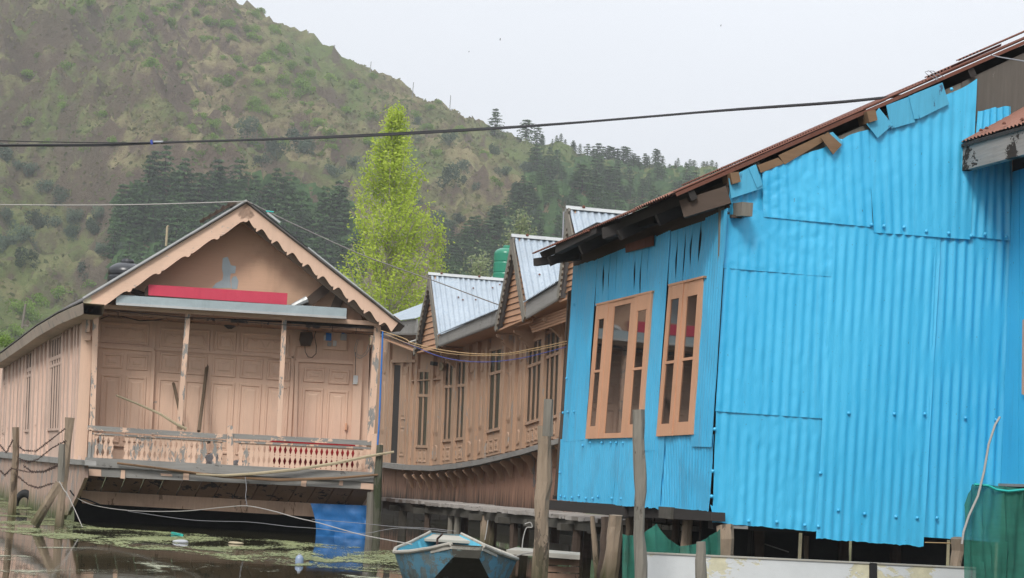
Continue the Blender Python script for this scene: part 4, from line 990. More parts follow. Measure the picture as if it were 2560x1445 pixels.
# roof
def ep(px, py, n=NE): return FM.x(px, py, n)
PIT = math.tan(R(25))
def inward(p, t, rise=0): return p + IN * t + Vector((0, 0, t * rise))
Z3 = Vector((0, 0, 1))
def slope_sheet(A, Bp, L, rise, name, parent, mat, **kw):
    """corrugated sheet whose low edge runs A-B along the eave and which climbs inwards"""
    nrm = (Bp - A).cross(inward(A, 1, rise) - A);
    if nrm.z < 0: nrm = -nrm
    return corr(A, Bp, inward(Bp, L, rise), inward(A, L, rise), nrm, **kw).build(name, mat, parent, smooth=True)
# eave line points: far dormer D2, next D3, near D4
segs = [((926, 812), (1042, 797)), ((1098, 838), (1241, 778)), ((1314, 758), (1396, 708)), ((1462, 690), (1560, 640))]
fasc = [((926, 832), (1040, 832)), ((1095, 862), (1238, 806)), ((1314, 790), (1394, 742)), ((1462, 724), (1560, 676))]
def toothed(A, Bp, C, Dp, th, name, mat, parent, tooth=.045, dep=.05, out=FM.N):
    """fascia between top A-B and bottom D-C whose lower edge is cut in teeth"""
    mb = MB(); n_ = max(2, int((Bp - A).length / tooth)); K = n_ * 2
    for i in range(K + 1):
        t = i / K; a = A.lerp(Bp, t); b_ = Dp.lerp(C, t)
        if i % 2: b_ = b_ + (b_ - a).normalized() * dep
        mb.v += [a, b_, a - out * th, b_ - out * th]
    for i in range(K): k = i * 4; mb.f += [(k, k + 1, k + 5, k + 4), (k + 2, k + 6, k + 7, k + 3), (k + 1, k + 3, k + 7, k + 5), (k, k + 4, k + 6, k + 2)]
    mb.f += [(0, 2, 3, 1), (K * 4, K * 4 + 1, K * 4 + 3, K * 4 + 2)]
    return mb.build(name, mat, parent)
for (a, b_), (c, d) in zip(segs, fasc):
    A, Bp, C, Dp = ep(*a), ep(*b_), ep(*d), ep(*c)
    toothed(A, Bp, C, Dp, .04, 'fascia', M['grey'], B2)
    slope_sheet(A + FM.N * .05 + Z3 * .01, Bp + FM.N * .05 + Z3 * .01, 3.2, PIT, 'roof_sheet', B2, M['galv'], period=.09, amp=.012, rows=1)
# soffit boards
for (c, d) in (((926, 836), (1036, 880)), ((1036, 884), (1098, 870)), ((1098, 864), (1240, 812)), ((1240, 830), (1314, 798)), ((1314, 794), (1398, 744)), ((1398, 756), (1480, 722))):
    A = ep(*c, NE - .04); Bp = ep(*d, NE - .04); mb = MB(); mb.prism([A, Bp, inward(Bp, NE + .1), inward(A, NE + .1)], [v + Z3 * .03 for v in (A, Bp, inward(Bp, NE + .1), inward(A, NE + .1))]); mb.build('soffit', M['brown_clap'], B2)
def dormer(ap, far, near, shn, nplank, seed):
    """ap = ridge tip, far/near = feet of the bargeboards, shn = low outer corner of the near sheet"""
    d_ = bpy.data.objects.new('dormer', None); col.objects.link(d_); n0 = NE
    A = ep(*ap, n0 - .1); Ff = ep(*far, n0); Nn = ep(*near, n0); Sn = ep(*shn, n0 + .02)
    d_.parent = B2; d_.location = Nn - B2.location; d_['label'] = 'steep gabled dormer in brown clapboard with tin sides'
    # sheets: near slope and far slope, ridge capping
    L = 3.4
    nr = (Sn - A).cross(IN); nr = nr if nr.dot(Vector((0, -1, .3))) > 0 else -nr
    c1 = corr(Sn + nr.normalized() * .02, inward(Sn, L), inward(A, L), A + FM.N * .06, nr, period=.115, amp=.021, rows=8, dent=.004, seed=seed)
    c1.build('roof_sheet', M['galv'], d_, smooth=True)
    nf = (Ff - A).cross(IN); nf = nf if nf.dot(Vector((0, 1, .3))) > 0 else -nf
    corr(Ff, inward(Ff, L), inward(A, L), A + FM.N * .06, nf, period=.105, amp=.014, rows=3, seed=seed).build('roof_sheet', M['galv'], d_, smooth=True)
    S1 = (Sn - A).normalized(); S2 = (Ff - A).normalized(); T = A + FM.N * .12 + nr.normalized() * .035
    cap = MB(); q = [T, inward(T, L), inward(T + S1 * .10, L), T + S1 * .10]; cap.prism(q, [v - nr.normalized() * .006 for v in q])
    q = [T, inward(T, L), inward(T + S2 * .10, L), T + S2 * .10]; cap.prism(q, [v - nf.normalized() * .006 for v in q]); cap.build('ridge_cap', M['galv_light'], d_)
    # bargeboards
    for P, nm in ((Ff, 'bargeboard'), (Nn, 'bargeboard')):
        dirn = (P - A).normalized(); side = Vector((0, 0, -1)); w = .17
        inn = (((Ff + Nn) / 2 - P)); inn = (inn - dirn * inn.dot(dirn)).normalized() * w
        mb = MB(); n_ = 16; a0 = A + FM.N * .10 - Z3 * .01; b0 = P + FM.N * .02
        for i in range(n_ * 2 + 1):
            t = i / (n_ * 2); a = a0.lerp(b0, t) ; b_ = a + inn * (1 if i % 2 else .8); mb.v += [a, b_, a - FM.N * .03, b_ - FM.N * .03]
        for i in range(n_ * 2): k = i * 4; mb.f += [(k, k + 1, k + 5, k + 4), (k + 2, k + 6, k + 7, k + 3), (k + 1, k + 3, k + 7, k + 5), (k, k + 4, k + 6, k + 2)]
        mb.f += [(0, 2, 3, 1), (n_ * 8, n_ * 8 + 1, n_ * 8 + 3, n_ * 8 + 2)]
        mb.build(nm, M['grey_v'], d_)
    # clapboards
    back = n0 - .14
    zb = min(Ff.z, Nn.z) - .02
    fu, nu, au = (Ff - FM.O).dot(FM.U), (Nn - FM.O).dot(FM.U), (A - FM.O).dot(FM.U)
    z0 = zb
    for k in range(nplank):
        za = zb + (A.z - zb) * k / nplank; zc = zb + (A.z - zb) * (k + 1) / nplank - .008
        def xr(z, P, pu): return lerp(pu, au, max(0, min(1, (z - P.z) / (A.z - P.z))))
        a1, b1, a2, b2 = xr(za, Ff, fu), xr(za, Nn, nu), xr(zc, Ff, fu), xr(zc, Nn, nu)
        f = [FM.p(a1, za, back + .022), FM.p(b1, za, back + .022), FM.p(b2, zc, back), FM.p(a2, zc, back)]
        MB().prism(f, [v - FM.N * .02 for v in f]).build('clapboard', M['brown_clap'], d_)
    # bolts through the tin
    for k in range(9 if seed < 5 else 6):
        s = rs.uniform(.25, 1.8); t = rs.uniform(.1, .9); p = A.lerp(Sn, t) + IN * s + nr.normalized() * .02
        if t > .9 - .25 * s: continue
        MB().tube([p, p + nr.normalized() * .015], [.022, .012], 7).build('roof_bolt', M['rust'], d_)
    for k in range(2):
        p = T + IN * (.3 + k * .85) + S1 * .02; MB().tube([p, p + nr.normalized() * .03], [.03, .02], 7).build('roof_bolt', M['rust'], d_)
    return d_
dormer((1083, 684), (1034, 882), (1097, 864), (1095, 838), 13, 1)
dormer((1293, 589), (1238, 822), (1314, 792), (1315, 757), 15, 2)
dormer((1431, 519), (1394, 744), (1462, 722), (1462, 690), 15, 3)
# brown lower clapboards of the bays, under D3
for k in range(5):
    ln(FM, (1322 + 2 * k, 806 + k * 6), (1428, 768 + k * 7), 5, .33, .03, 'clapboard', M['brown_clap'], B2)
# corbels under the soffit
for px, py in ((1145, 885), (1290, 840), (1335, 830), (1410, 800)):
    T = FM.x(px, py, 0); prf = [(0, .4), (.05, .38), (.10, .25), (.14, .28), (.2, .2), (.3, .08), (.36, 0)]; L = [T + FM.N * n_ - Z3 * z for z, n_ in prf] + [T]
    MB().prism(L, [v + FM.U * .12 for v in L]).build('corbel', M['brown'], B2)
# back roof body so the cabin is closed
MB().box(FM, -22, 9, 1.6, 3.4, -3.2, -.1).build('cabin', M['brown'], B2)
tank('water_tank', 1236, 1300, 622, 712, 46, M['green_tank'], 'green ribbed plastic water tank behind the middle dormer', 3.4)
tag(MB().tube([at(1407, 600, 41), at(1409, 533, 41), at(1411, 529, 41)], .018, 6).build('vent_pipe', M['wire']), 'thin grey upright pipe between the two right-hand dormers', 'pipe')
tag(S(FM, 'wall_lamp', [(1076, 903), (1084, 905), (1083, 914), (1075, 912)], .3, .1, M['black']), 'small black lamp on the brown wall beside the window', 'lamp')
tag(S(FM, 'wall_plate', [(1099, 905), (1105, 907), (1107, 918), (1103, 927), (1098, 924)], .12, .03, M['bamboo']), 'small oval straw-coloured plate hung on the brown wall', 'plate')
# ------------------------------------------------------------ blue tin shed
D3 = 19.0
q = at(1778, 1233, D3); FR = Fr(q, 13); FL = Fr(q, -77)
B3 = thing('tin_shed', FR.p(0, 0, 0), 'bright blue shed of corrugated sheets on stilts under a rusty sloping roof', 'shed')
EX = FR.U
def sh(fr, q, n, mat=None, **kw):
    kw.setdefault('rows', 36); kw.setdefault('dent', .0035); kw.setdefault('amp', .0085); kw.setdefault('period', .098); kw.setdefault('seed', len(B3.children) * 1.7)
    return csheet(fr, q, n, 'sheet', mat or M['blue'], B3, **kw)
# right wall
sh(FR, [(1780, 1306), (2048, 1330), (2069, 1040), (1790, 1022)], .010, ragb=.012, amp=.0075, dent=.006)
sh(FR, [(1789, 1028), (2066, 1047), (2082, 684), (1811, 662)], .022, ragb=.002, amp=.008, dent=.006)
sh(FR, [(1809, 670), (2079, 692), (2087, 540), (1818, 520)], .028, ragb=.002, amp=.006, dent=.009)
sh(FR, [(1818, 540), (1912, 555), (1916, 415), (1826, 452)], .012, amp=.006)
sh(FR, [(1909, 542), (2181, 568), (2170, 322), (1906, 430)], .036, ragb=.002, ragt=.02, amp=.008, dent=.010)
sh(FR, [(2185, 581), (2426, 599), (2443, 200), (2168, 330)], .042, ragb=.002, ragt=.03, amp=.009, dent=.005)
sh(FR, [(2420, 590), (2536, 603), (2528, 262), (2446, 276)], .032, ragb=.002, ragt=.035, amp=.014)
sh(FR, [(2041, 1347), (2308, 1366), (2352, 588), (2080, 552)], .024, ragb=.02, amp=.0095, dent=.006)
sh(FR, [(2300, 1342), (2500, 1356), (2534, 594), (2330, 583)], .012, ragb=.002, amp=.014, dent=.001)
# the folded corner tab
S(FR, 'bent_tab', [(1776, 1262), (1799, 1275), (1801, 1300), (1786, 1306)], .05, .004, M['blue'], B3)
# left wall
kwl = dict(amp=.006, dent=.004, period=.076, rows=14)
def lsh(q, n=.01, **k): d = dict(kwl); d.update(k); return sh(FL, q, n, M['bluel'], **d)
lsh([(1406, 1104), (1464, 1100), (1494, 648), (1434, 666)], .012, ragt=.02)
def split(q, n_, n, bow, **k):
    for i in range(n_):
        a, b_ = i / n_, (i + 1) / n_
        L = lambda p, r_, s: (lerp(p[0], r_[0], s), lerp(p[1], r_[1], s))
        lsh([L(q[0], q[1], a), L(q[0], q[1], b_), L(q[3], q[2], b_), L(q[3], q[2], a)], n + .003 * (i % 2), bowl=bow * rs.uniform(.0, 1.0) * (i > 0) * (rs.random() < .6), bowr=bow * rs.uniform(.15, .9) * (i < n_ - 1) * (rs.random() < .75), bc=rs.uniform(.3, .7), rows=14, **k)
split([(1489, 765), (1631, 731), (1640, 588), (1494, 648)], 9, .02, .06)
lsh([(1598, 1128), (1638, 1126), (1676, 575), (1632, 596)], .028)
split([(1670, 714), (1759, 692), (1772, 548), (1675, 580)], 5, .02, .07)
lsh([(1727, 1116), (1780, 1118), (1819, 520), (1764, 545)], .024)
lsh([(1393, 1250), (1531, 1262), (1545, 1094), (1402, 1098)], .010, ragb=.012)
lsh([(1533, 1262), (1590, 1267), (1603, 1094), (1543, 1094)], .016, ragb=.012, bowl=-.0, dent=.01)
lsh([(1588, 1266), (1650, 1272), (1662, 1090), (1601, 1094)], .022, ragb=.016, dent=.012)
lsh([(1650, 1270), (1772, 1277), (1784, 1086), (1640, 1090)], .008, ragb=.012, dent=.010)
# timber frame behind the tin
back = [[(1384, 1240), (1462, 1240), (1494, 640), (1434, 660)], [(1462, 1240), (1770, 1250), (1775, 1110), (1462, 1105)], [(1634, 760), (1668, 740), (1642, 1110), (1602, 1110)], [(1760, 690), (1815, 540), (1775, 1110), (1732, 1110)]]
for q_ in back: S(FL, 'wall_board', q_, -.03, .03, M['dark2'], B3)
S(FL, 'wall_board', [(1433, 668), (1500, 648), (1560, 625), (1640, 600), (1700, 575), (1817, 535), (1817, 450), (1433, 620)], -.006, .03, M['dark2'], B3)
S(FL, 'rust_patch', [(1562, 612), (1634, 588), (1634, 614), (1564, 632)], .05, .004, M['rust'], B3)
S(FR, 'wall_board', [(1800, 470), (2430, 195), (2600, 130), (2600, 620), (2400, 1335), (1790, 1290)], -.03, .04, M['grey_v'], B3)
S(FR, 'wall_board', [(2405, 205), (2700, 66), (2700, 330), (2405, 300)], -.012, .01, M['slate'], B3)
for q_ in ([(1484, 800), (1640, 760), (1646, 560), (1490, 600)], [(1660, 740), (1768, 700), (1780, 500), (1668, 540)]): S(FL, 'slit_backing', q_, -.14, .02, M['dark'], B3)  # dark boards added behind the slits so no light shows through
# inside: floor, far walls
S_ = -FL.U
def qd(ps, th, name, mat, parent=B3):
    ps = [Vector(p) for p in ps]; n = (ps[1] - ps[0]).cross(ps[2] - ps[0]).normalized(); return MB().prism(ps, [p - n * th for p in ps]).build(name, mat, parent)
zf = .86
def L3(e, s, z): return FR.O + EX * e + S_ * s + Vector((0, 0, z))
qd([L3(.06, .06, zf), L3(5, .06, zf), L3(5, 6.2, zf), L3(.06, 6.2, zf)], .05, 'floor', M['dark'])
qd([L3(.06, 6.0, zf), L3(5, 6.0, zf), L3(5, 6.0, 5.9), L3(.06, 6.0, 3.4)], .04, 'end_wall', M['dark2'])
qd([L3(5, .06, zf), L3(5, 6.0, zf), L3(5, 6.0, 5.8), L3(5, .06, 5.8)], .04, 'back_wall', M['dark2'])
# windows
def sash(fr, Q, s0, s1, n, parent, name='sash', t0=0., t1=1., stile=.28, top_=.10, mid=.5, matf=None):
    mf = matf or M['frame']
    def f(s, t):
        a = (lerp(Q[0][0], Q[1][0], s), lerp(Q[0][1], Q[1][1], s)); b_ = (lerp(Q[3][0], Q[2][0], s), lerp(Q[3][1], Q[2][1], s)); return (lerp(a[0], b_[0], t), lerp(a[1], b_[1], t))
    w = s1 - s0; a0, a1 = s0 + w * stile, s1 - w * stile
    fr0 = S(fr, name, [f(s0, t0), f(a0, t0), f(a0, t1), f(s0, t1)], n, .04, mf, parent)
    S(fr, 'stile', [f(a1, t0), f(s1, t0), f(s1, t1), f(a1, t1)], n, .04, mf, fr0)
    for ta, tb, nm in ((t0, t0 + top_, 'rail'), (t1 - top_ * .8, t1, 'rail'), (mid - .008, mid + .010, 'muntin')):
        if mid < 0 and nm == 'muntin': continue
        S(fr, nm, [f(a0, ta), f(a1, ta), f(a1, tb), f(a0, tb)], n - .002, .036, mf, fr0)
    S(fr, 'pane', [f(a0, t0 + top_ * .9), f(a1, t0 + top_ * .9), f(a1, t1 - top_ * .7), f(a0, t1 - top_ * .7)], n - .012, .005, M['glass'], fr0)
    # bead round the pane
    for ta, tb in ((a0, a0 + .016), (a1 - .016, a1)): S(fr, 'bead', [f(ta, t0 + top_), f(tb, t0 + top_), f(tb, t1 - top_ * .8), f(ta, t1 - top_ * .8)], n - .005, .012, mf, fr0)
    return fr0
def win(Q, parts):
    w = bpy.data.objects.new('window', None); col.objects.link(w); w.parent = B3; w.location = FL.x(*Q[3], 0) - B3.location
    return w
Q1 = [(1491, 762), (1629, 729), (1602, 1093), (1463, 1097)]
w1 = S(FL, 'window', [(1488, 760), (1630, 726), (1629, 731), (1491, 764)], .055, .08, M['frame'], B3)
w1['label'] = 'orange-brown window with a wide middle pane between two narrow sashes'
sash(FL, Q1, 0, .225, .050, w1, stile=.21, top_=.115, mid=.50)
sash(FL, Q1, .27, .70, .044, w1, 'fixed_light', stile=.12, top_=.045, mid=-1)
S(FL, 'jamb', [(lerp(1491, 1629, .225), 754), (lerp(1491, 1629, .27), 753), (lerp(1463, 1602, .27), 1096), (lerp(1463, 1602, .225), 1096)], .03, .04, M['frame'], w1)
for s in (.235, .255, .275):
    a = (lerp(1491, 1629, s), lerp(762, 729, s)); b_ = (lerp(1463, 1602, s), lerp(1097, 1093, s)); ln(FL, a, b_, 2.6, .045, .02, 'moulding', M['frame'], w1)
sash(FL, Q1, .70, 1.0, .052, w1, stile=.19, top_=.115, mid=.52)
w2 = S(FL, 'window', [(1669, 711), (1759, 689), (1758, 694), (1671, 716)], .055, .08, M['frame'], B3)
w2['label'] = 'orange-brown window with two narrow sashes near the corner'
Q2 = [(1672, 713), (1758, 692), (1731, 1086), (1640, 1091)]
sash(FL, Q2, 0, .43, .050, w2, stile=.19, top_=.10, mid=.515)
sash(FL, Q2, .43, 1.0, .040, w2, stile=.22, top_=.105, mid=.51)
# screws
sm = MB()
for k in range(5):
    for j in range(9): a = j / 9 * 6.283; rr = (.019, .018, .013, .012, .004)[k]; sm.v.append(Vector((math.cos(a) * rr, math.sin(a) * rr, (0, .004, .008, .014, .018)[k])))
for k in range(4):
    for j in range(9): sm.f.append((k * 9 + j, k * 9 + (j + 1) % 9, k * 9 + 9 + (j + 1) % 9, k * 9 + 9 + j))
sm.f.append(tuple(36 + j for j in range(9)))
smr = mk(sm, 'screw', M['blue']); sml = mk(sm, 'screw', M['bluel'])
for px, py in ((2122, 1033), (2236, 1035), (2312, 1035), (2414, 1045), (2490, 1050), (2051, 1183), (2096, 1276), (2162, 1285), (2240, 1292), (2293, 1295), (2343, 1295), (1942, 1305), (2012, 1313), (2046, 1316), (1787, 1073), (1782, 1178), (1779, 1241), (1872, 1303), (2179, 562), (2210, 565), (2260, 568), (2316, 578), (2372, 583), (2428, 590), (2463, 585), (2516, 592), (2379, 223), (2103, 352)):
    p = FR.x(px, py, .054 if py < 600 else .036); link('screw', smr, B3, p, FR.N.to_track_quat('Z', 'Y').to_euler())
for px, py in ((1402, 1240), (1412, 1243), (1430, 1244), (1447, 1240), (1465, 1246), (1482, 1246), (1495, 1242), (1530, 1246), (1553, 1247), (1457, 1114), (1476, 1107), (1505, 1107), (1527, 1107), (1541, 1107), (1558, 1107), (1408, 1032), (1420, 1030), (1436, 1029), (1436, 762), (1417, 946), (1400, 1182)):
    link('screw', sml, B3, FL.x(px, py, .022), FL.N.to_track_quat('Z', 'Y').to_euler())
# roof
EF = FL.x(1330, 634, .52); EN = FL.x(1690, 486, .52); vn = (EN - FR.O).dot(FR.N)
HV = FR.x(2560, 106, vn); dv = HV - EN
nr = (EN - EF).cross(dv); nr = nr if nr.z > 0 else -nr; nr.normalize(); sa = (EN - EF)
def rp(a, b_): return EF + sa * a + dv * b_        # a along the eave, b up the slope
def rsheet(a0, a1, b0, b1, lift, mat=None, **kw): return corr(rp(a0, b0) + nr * lift, rp(a1, b0) + nr * lift, rp(a1, b1) + nr * lift, rp(a0, b1) + nr * lift, nr, period=.076, amp=.010, **kw).build('roof_sheet', mat or M['rust'], B3, smooth=True)
rsheet(0, .45, 0, .55, .0); rsheet(.40, .985, .005, .55, .012); rsheet(.98, 1.0, .0, .6, .03); rsheet(0, 1.0, .53, 1.3, .035)
rsheet(.80, 1.0, -.015, .15, .028, M['rust_light'])
for k, (b0, b1, l_) in enumerate(((.72, .84, .045), (.80, .95, .07), (.90, 1.3, .10))): rsheet(.88, 1.0 - .01 * k, b0, b1, l_)
qd([rp(1.0, .0) - nr * .02, rp(1.0, 1.25) - nr * .02, rp(1.0, 1.25) + nr * .014, rp(1.0, 0) + nr * .014], .02, 'verge_strip', M['rust'])
for b_ in (.04, .22, .42, .62, .84, 1.05):      # purlins along the eave direction, their ends stick out at the verge
    A = rp(-.02, b_) - nr * .07; Bq = rp(1.0 - .004, b_) - nr * .07; MB().beam(A, Bq, .07, .09, nr).build('purlin', M['dark'], B3)
for a in (.1, .35, .62, .86):
    A = rp(a, .0) - nr * .17; Bq = rp(a, 1.2) - nr * .17; MB().beam(A, Bq, .07, .11, nr).build('rafter', M['dark'], B3)
def pbeam(a, b_, w, h, name, mat): return MB().beam(a, b_, w, h).build(name, mat, B3)
pbeam(FL.x(1337, 656, .50), FL.x(1450, 640, .05), .07, .09, 'outrigger', M['dark'])
pbeam(FL.x(1397, 622, .45), FL.x(1500, 570, .45), .08, .12, 'fascia_board', M['dark'])
pbeam(FL.x(1512, 585, .48), FL.x(1640, 545, .10), .09, .12, 'outrigger', M['dark'])
pbeam(FL.x(1705, 524, .40), FL.x(1822, 488, .0), .09, .17, 'outrigger', M['dark2'])
pbeam(FR.x(1822, 530, -.3), FR.x(1868, 523, .30), .11, .13, 'wall_plate', M['grey_v'])
pbeam(FR.x(1822, 541, -.2), FR.x(1842, 541, .12), .10, .03, 'wall_plate', M['dark2'])
for px, py in ((1836, 446), (2178, 292)): S(FR, 'purlin_end', [(px - 11, py - 14), (px + 11, py - 17), (px + 16, py + 8), (px - 4, py + 14)], .14, .25, M['oldply'], B3)
# scraps of board hung under the verge
for q_, n, mt_, lb in (([(1822, 445), (1886, 412), (1908, 470), (1828, 496)], .085, 'bluep', None), ([(1872, 420), (1890, 411), (1907, 462), (1893, 470)], .095, 'bluep', None),
                   ([(1894, 413), (1945, 394), (1962, 408), (1902, 432)], .05, 'oldply', None), ([(1946, 388), (2060, 335), (2062, 352), (1962, 411)], .055, 'oldply', None),
                   ([(2052, 344), (2070, 330), (2105, 362), (2083, 386)], .10, 'oldply', None), ([(2074, 332), (2082, 330), (2108, 356), (2096, 366)], .08, 'bluep', None),
                   ([(2167, 310), (2198, 270), (2232, 312), (2194, 345)], .09, 'bluep', None), ([(2216, 263), (2276, 240), (2288, 305), (2228, 322)], .08, 'bluep', None), ([(2272, 240), (2292, 235), (2298, 296), (2286, 298)], .09, 'bluep', None),
                   ([(2282, 236), (2356, 206), (2373, 260), (2300, 296)], .085, 'bluep', None)):
    S(FR, 'board_scrap', q_, n, .012, M[mt_], B3)
o = MB()
for pts in ([(2342, 200), (2318, 186), (2312, 180), (2322, 177), (2335, 186), (2345, 200)], [(2346, 196), (2330, 184), (2326, 177), (2334, 178), (2350, 188), (2362, 192)]):
    o.tube([FR.x(a, b_, .1) for a, b_ in pts], .004, 4)
tag(o.build('wire_loop', M['wire']), 'loops of bent wire standing up on the roof edge of the blue shed', 'wire')
# floor beams and stilts
for q_, n in (([(1366, 1250), (1560, 1262), (1560, 1292), (1366, 1273)], .02), ([(1555, 1262), (1672, 1271), (1672, 1297), (1555, 1290)], -.03), ([(1646, 1266), (1778, 1280), (1778, 1302), (1646, 1296)], .02)):
    S(FL, 'floor_beam', q_, n, .14, M['dark'], B3)
S(FL, 'beam_block', [(1648, 1266), (1678, 1268), (1676, 1298), (1646, 1294)], .05, .2, M['plankend'], B3)
S(FR, 'floor_beam', [(1782, 1300), (2412, 1342), (2412, 1352), (1782, 1322)], -.10, .14, M['dark'], B3)
S(FR, 'pale_batten', [(1833, 1313), (1870, 1315), (1870, 1323), (1833, 1321)], .0, .05, M['grey'], B3)
def stilt(x0, y0, x1, y1, D, w, mat, name='stilt', parent=B3, rough=.5, seg=9, label=None, zb=None):
    A = at(x0, y0, D); Bq = at(x1, y1, D); d = (Bq - A).normalized()
    if zb is None: zb = -.4
    E_ = A + d * ((zb - A.z) / d.z); K = 9; pts = [A.lerp(E_, k / K) for k in range(K + 1)]; r_ = w / 2 / FPX * D
    for k in range(1, K): pts[k] = pts[k] + Vector((noise.noise(Vector((x0, k * .5, 1))), noise.noise(Vector((x0, k * .5, 7))), 0)) * r_ * .5
    return MB().tube(pts, [r_ * (.96 + .05 * math.sin(k * 1.3 + x0)) for k in range(K + 1)], seg, rough=rough).build(name, mat, parent, label=label, smooth=False)
for a in ((1481, 1290, 1493, 1445, 21.8, 15, 'post_tan'), (1540, 1288, 1526, 1445, 21.0, 44, 'post_tan'), (1512, 1292, 1508, 1445, 21.5, 26, 'dark2'), (1573, 1294, 1570, 1440, 22.4, 24, 'post_tan'), (1720, 1296, 1712, 1440, 20.2, 30, 'post_tan'), (1690, 1296, 1684, 1440, 21.4, 22, 'dark2'), (2017, 1340, 2014, 1440, 20.4, 12, 'post_tan'), (2396, 1345, 2388, 1445, 19.35, 32, 'post_tan'), (1900, 1320, 1896, 1440, 20.5, 26, 'dark2'), (2110, 1340, 2104, 1440, 20.8, 26, 'dark2'), (2240, 1350, 2236, 1440, 20.8, 28, 'dark2'), (1620, 1296, 1616, 1440, 22, 26, 'dark2'), (1760, 1300, 1756, 1440, 21, 22, 'dark2')):
    stilt(*a[:6], M[a[6]])
stilt(1812, 1314, 1816, 1445, 19.0, 42, M['post_tan'], rough=.3, label='thick stilt with a mossy rounded top near the corner')
for k in range(9): a = L3(.4 + k * .55, 1.4, -.4); MB().prism([a, a + EX * .5, a + EX * .5 + Z3 * 1.2, a + Z3 * 1.2], [v + S_ * .03 for v in (a, a + EX * .5, a + EX * .5 + Z3 * 1.2, a + Z3 * 1.2)]).build('void_backing', M['wetshade'], B3)  # dark backing added to keep the space under the shed black
for k in range(12): a = L3(1.3, 1.4 + k * .5, -.4); MB().prism([a, a + S_ * .46, a + S_ * .46 + Z3 * 1.2, a + Z3 * 1.2], [v + EX * .03 for v in (a, a + S_ * .46, a + S_ * .46 + Z3 * 1.2, a + Z3 * 1.2)]).build('void_backing', M['wetshade'], B3)  # second row of the added dark backing
string('rope', [at(a, b_, 20.5) for a, b_ in ((1903, 1357), (1930, 1366), (1972, 1380))], .006, M['rope'], 'short pale rope end hanging in the dark under the blue shed', 'rope')

# ------------------------------------------------------------ wing at the right edge
O_ = FR.x(2517, 900, .06); FA = Fr(O_, -77)
B4 = thing('tin_shed', Vector((O_.x, O_.y, 1.2)), 'blue wing at the right edge with a small rusty tin canopy', 'shed')
for q_, n in (([(2530, 430), (2549, 424), (2545, 1211), (2503, 1209)], .0), ([(2550, 424), (2640, 395), (2640, 1214), (2546, 1211)], .004), ([(2641, 395), (3100, 260), (3100, 1222), (2641, 1214)], .0)): S(FA, 'board', q_, n, .04, M['blue'], B4)
S(FA, 'window_frame', [(2556, 800), (2575, 790), (2575, 995), (2554, 985)], .03, .03, M['frame'], B4)
S(FA, 'floor_beam', [(2440, 1207), (2700, 1214), (2700, 1222), (2440, 1213)], .02, .2, M['grey'], B4)
A = FA.x(2374, 362, .56); Bq = FA.x(2560, 307, .56); Bq = A + (Bq - A) * 2.6; RI = .62
cs_ = corr(A, Bq, inward(Bq, 2.6, RI) - (IN - EX) * 2.6, inward(A, 2.6, RI) - (IN - EX) * 2.6, (Bq - A).cross(EX + Z3 * RI) * (1 if (Bq - A).cross(EX + Z3 * RI).z > 0 else -1), period=.076, amp=.011, rows=3, dent=.002)
cs_.build('canopy_sheet', M['rust_light'], B4, smooth=True)
S(FA, 'canopy_beam', [(2377, 366), (2560, 314), (2860, 228), (2860, 305), (2560, 386), (2379, 434)], .54, .07, M['beam'], B4)
MB().prism([A + Z3 * -.03, Bq - Z3 * .03, Bq + EX * .56 + Z3 * .28, A + EX * .56 + Z3 * .28], [v - Z3 * .03 for v in (A + Z3 * -.03, Bq - Z3 * .03, Bq + EX * .56 + Z3 * .28, A + EX * .56 + Z3 * .28)]).build('canopy_ceiling', M['dark'], B4)
S(FA, 'wall_board', [(2532, 372), (2700, 300), (2700, 420), (2532, 440)], -.01, .03, M['dark'], B4)
for px, py in ((2452, 327), (2466, 322), (2510, 310), (2555, 300)):
    p = FA.x(px, py, .5) ; MB().tube([p, p + Z3 * .02], [.022, .012], 7).build('roof_bolt', M['rust'], B4)
# body of the wing so it is a closed room
MB().box(FA, .0, 4.2, 1.2, 4.4, -3.0, -.05).build('room', M['dark2'], B4)
# ------------------------------------------------------------ jetty
JA = at(950, 1243, 34.0); JB = at(1478, 1291, 25.6); JA.z = JB.z = .60; jd = (JB - JA).normalized(); jn = Vector((-jd.y, jd.x, 0)).normalized()
if jn.x < 0: jn = -jn
J = thing('jetty', (JA.x, JA.y, 0), 'old plank jetty on posts leading from the left houseboat to behind the blue shed', 'jetty')
s = 0; Lj = (JB - JA).length + 2.6
while s < Lj:
    w = rs.uniform(.15, .24); o_ = rs.uniform(-.07, .05); zt = rs.uniform(-.008, .008); a = JA + jd * s + jn * o_ + Z3 * zt; b_ = JA + jd * (s + w - .012) + jn * (o_ + rs.uniform(-.02, .02)) + Z3 * zt
    fr_ = [a, b_, b_ + jn * 1.25, a + jn * 1.25]; MB().prism(fr_, [v - Z3 * rs.uniform(.045, .06) for v in fr_]).build('plank', M['deck'], J); s += w
for off in (.10, 1.0):
    a = JA + jn * off - Z3 * .12; MB().beam(a, a + jd * Lj, .09, .12).build('bearer', M['plankend'], J)
def jpost(s, off, w, mat, dz=.12, cap=True):
    p = JA + jd * s + jn * off; MB().tube([(p.x, p.y, .6 - dz), (p.x, p.y, .2), (p.x + .01, p.y, -.4)], [w, w * 1.02, w], 9, rough=.5).build('post', mat, J)
    if cap: q_ = p - Z3 * (dz + .03); MB().beam(q_ - jn * .25 - jd * .05, q_ + jn * 1.1 - jd * .05, .12, .09).build('cross_beam', M['plankend'], J)
